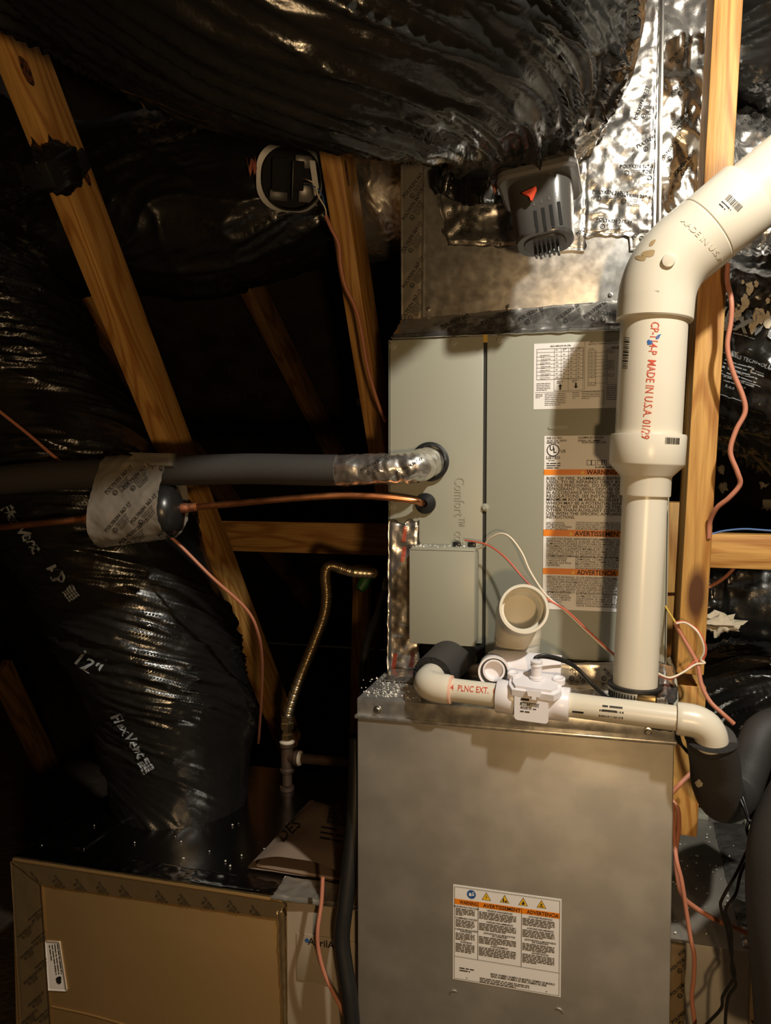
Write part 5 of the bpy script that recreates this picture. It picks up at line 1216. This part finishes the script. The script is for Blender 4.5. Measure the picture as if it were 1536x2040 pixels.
wire('power_cable', 'dark power cable hanging behind the left of the furnace top', [(790, 1138, 1.30), (778, 1152, 1.34), (768, 1180, 1.38), (754, 1222, 1.42), (738, 1256, 1.44), (727, 1300, 1.45), (722, 1345, 1.45), (727, 1395, 1.45), (735, 1450, 1.45)], .0085, 'black_rubber', 'cable')
obj('cable_strap', tube([P(800, 1132, 1.262), P(785, 1145, 1.262), P(770, 1158, 1.285), P(768, 1172, 1.31), P(780, 1165, 1.28), P(800, 1145, 1.262)], .006, 8), 'black_film', None, 60, 'black plastic tie on the foil at the left of the coil', 'tie')
wire('drain_hose', 'thick black hose hanging along the left edge of the furnace front', [(712, 1470, 1.14), (709, 1560, 1.13), (704, 1650, 1.12), (696, 1730, 1.11), (687, 1810, 1.10), (681, 1870, 1.095), (688, 1930, 1.09), (697, 1990, 1.085), (704, 2080, 1.08)], .0125, 'black_rubber', 'hose')

# ================================================================== SCRAPS AND CRUMBS
def scrap(p, sx, sy, sz, seed, n=10):
    V, Fc = [], []
    for j in range(n+1):
        for i in range(n*2):
            a = math.pi*j/n; b = math.pi*i/n
            d = Vector((math.sin(a)*math.cos(b), math.sin(a)*math.sin(b), math.cos(a)))
            k = 1+.9*noise.noise(d*2.4+Vector((seed, 0, 0)))+.5*noise.noise(d*6+Vector((0, seed, 0)))
            V.append(Vector(p)+Vector((d.x*sx, d.y*sy, d.z*sz))*k)
    for j in range(n):
        for i in range(n*2):
            Fc.append((j*2*n+i, j*2*n+(i+1) % (2*n), (j+1)*2*n+(i+1) % (2*n), (j+1)*2*n+i))
    return V, Fc
hp = P(1437, 1243, 1.70)
obj('foam_scrap', join(scrap(hp, .034, .014, .019, 3.0), tube([P(1398, 1241, 1.70), P(1415, 1239, 1.70), P(1430, 1240, 1.70)], [.0015, .006, .010], 8)), 'mastic', None, 60, 'ragged pale foam scrap in the dark right of the stud', 'scrap')
for i, (u, v, r) in enumerate(((1436, 930, .012), (1440, 965, .015), (1522, 955, .016), (1530, 1000, .02), (1370, 790, .006), (1366, 865, .006), (720, 795, .012), (735, 810, .012))):
    p = deck_pt(u, v); obj('insulation_fleck', scrap(p+Vector((0, -.01, -.01)), r, r*.6, r*1.2, i+1.5, 6), 'mastic', ceil, 60)
def crumbs(name, label, pts, smin, smax, rnd):
    V, Fc = [], []
    for p in pts:
        s = rnd.uniform(smin, smax)*(1.0 if rnd.random() < .85 else 1.8); n = len(V)
        for d in ((1, 0, 0), (-1, 0, 0), (0, 1, 0), (0, -1, 0), (0, 0, 1), (0, 0, -.3)):
            V.append(Vector(p)+Vector(d)*s*rnd.uniform(.6, 1.2))
        Fc += [tuple(n+i for i in f) for f in ((0, 2, 4), (2, 1, 4), (1, 3, 4), (3, 0, 4), (2, 0, 5), (1, 2, 5), (3, 1, 5), (0, 3, 5))]
    obj(name, (V, Fc), 'debris', None, None, label, 'crumbs', kind='stuff')
rd = random.Random(4)
crumbs('white_crumbs', 'white foam crumbs scattered on the left of the furnace top', [(rd.gauss(-.30, .022), rd.uniform(1.11, 1.24), FZ+.031) for _ in range(190)]+[(rd.uniform(-.33, .1), rd.uniform(1.10, 1.2), FZ+.031) for _ in range(90)], .0007, .0017, rd)
crumbs('white_crumbs', 'white crumbs along the top of the small grey box', [(rd.uniform(-.278, -.18), rd.uniform(1.205, 1.25), 1.0677) for _ in range(70)], .0006, .0015, rd)
crumbs('white_crumbs', 'white crumbs sprinkled over the lower right duct box top', [(rd.uniform(.125, .40), rd.uniform(1.2, 1.62), rZ+.003) for _ in range(170)], .0008, .0026, rd)
crumbs('white_crumbs', 'white crumbs on the lower left duct box top', [(rd.uniform(-1.0, -.52), rd.uniform(1.15, 1.40), bZ+.003) for _ in range(26)], .0008, .0028, rd)
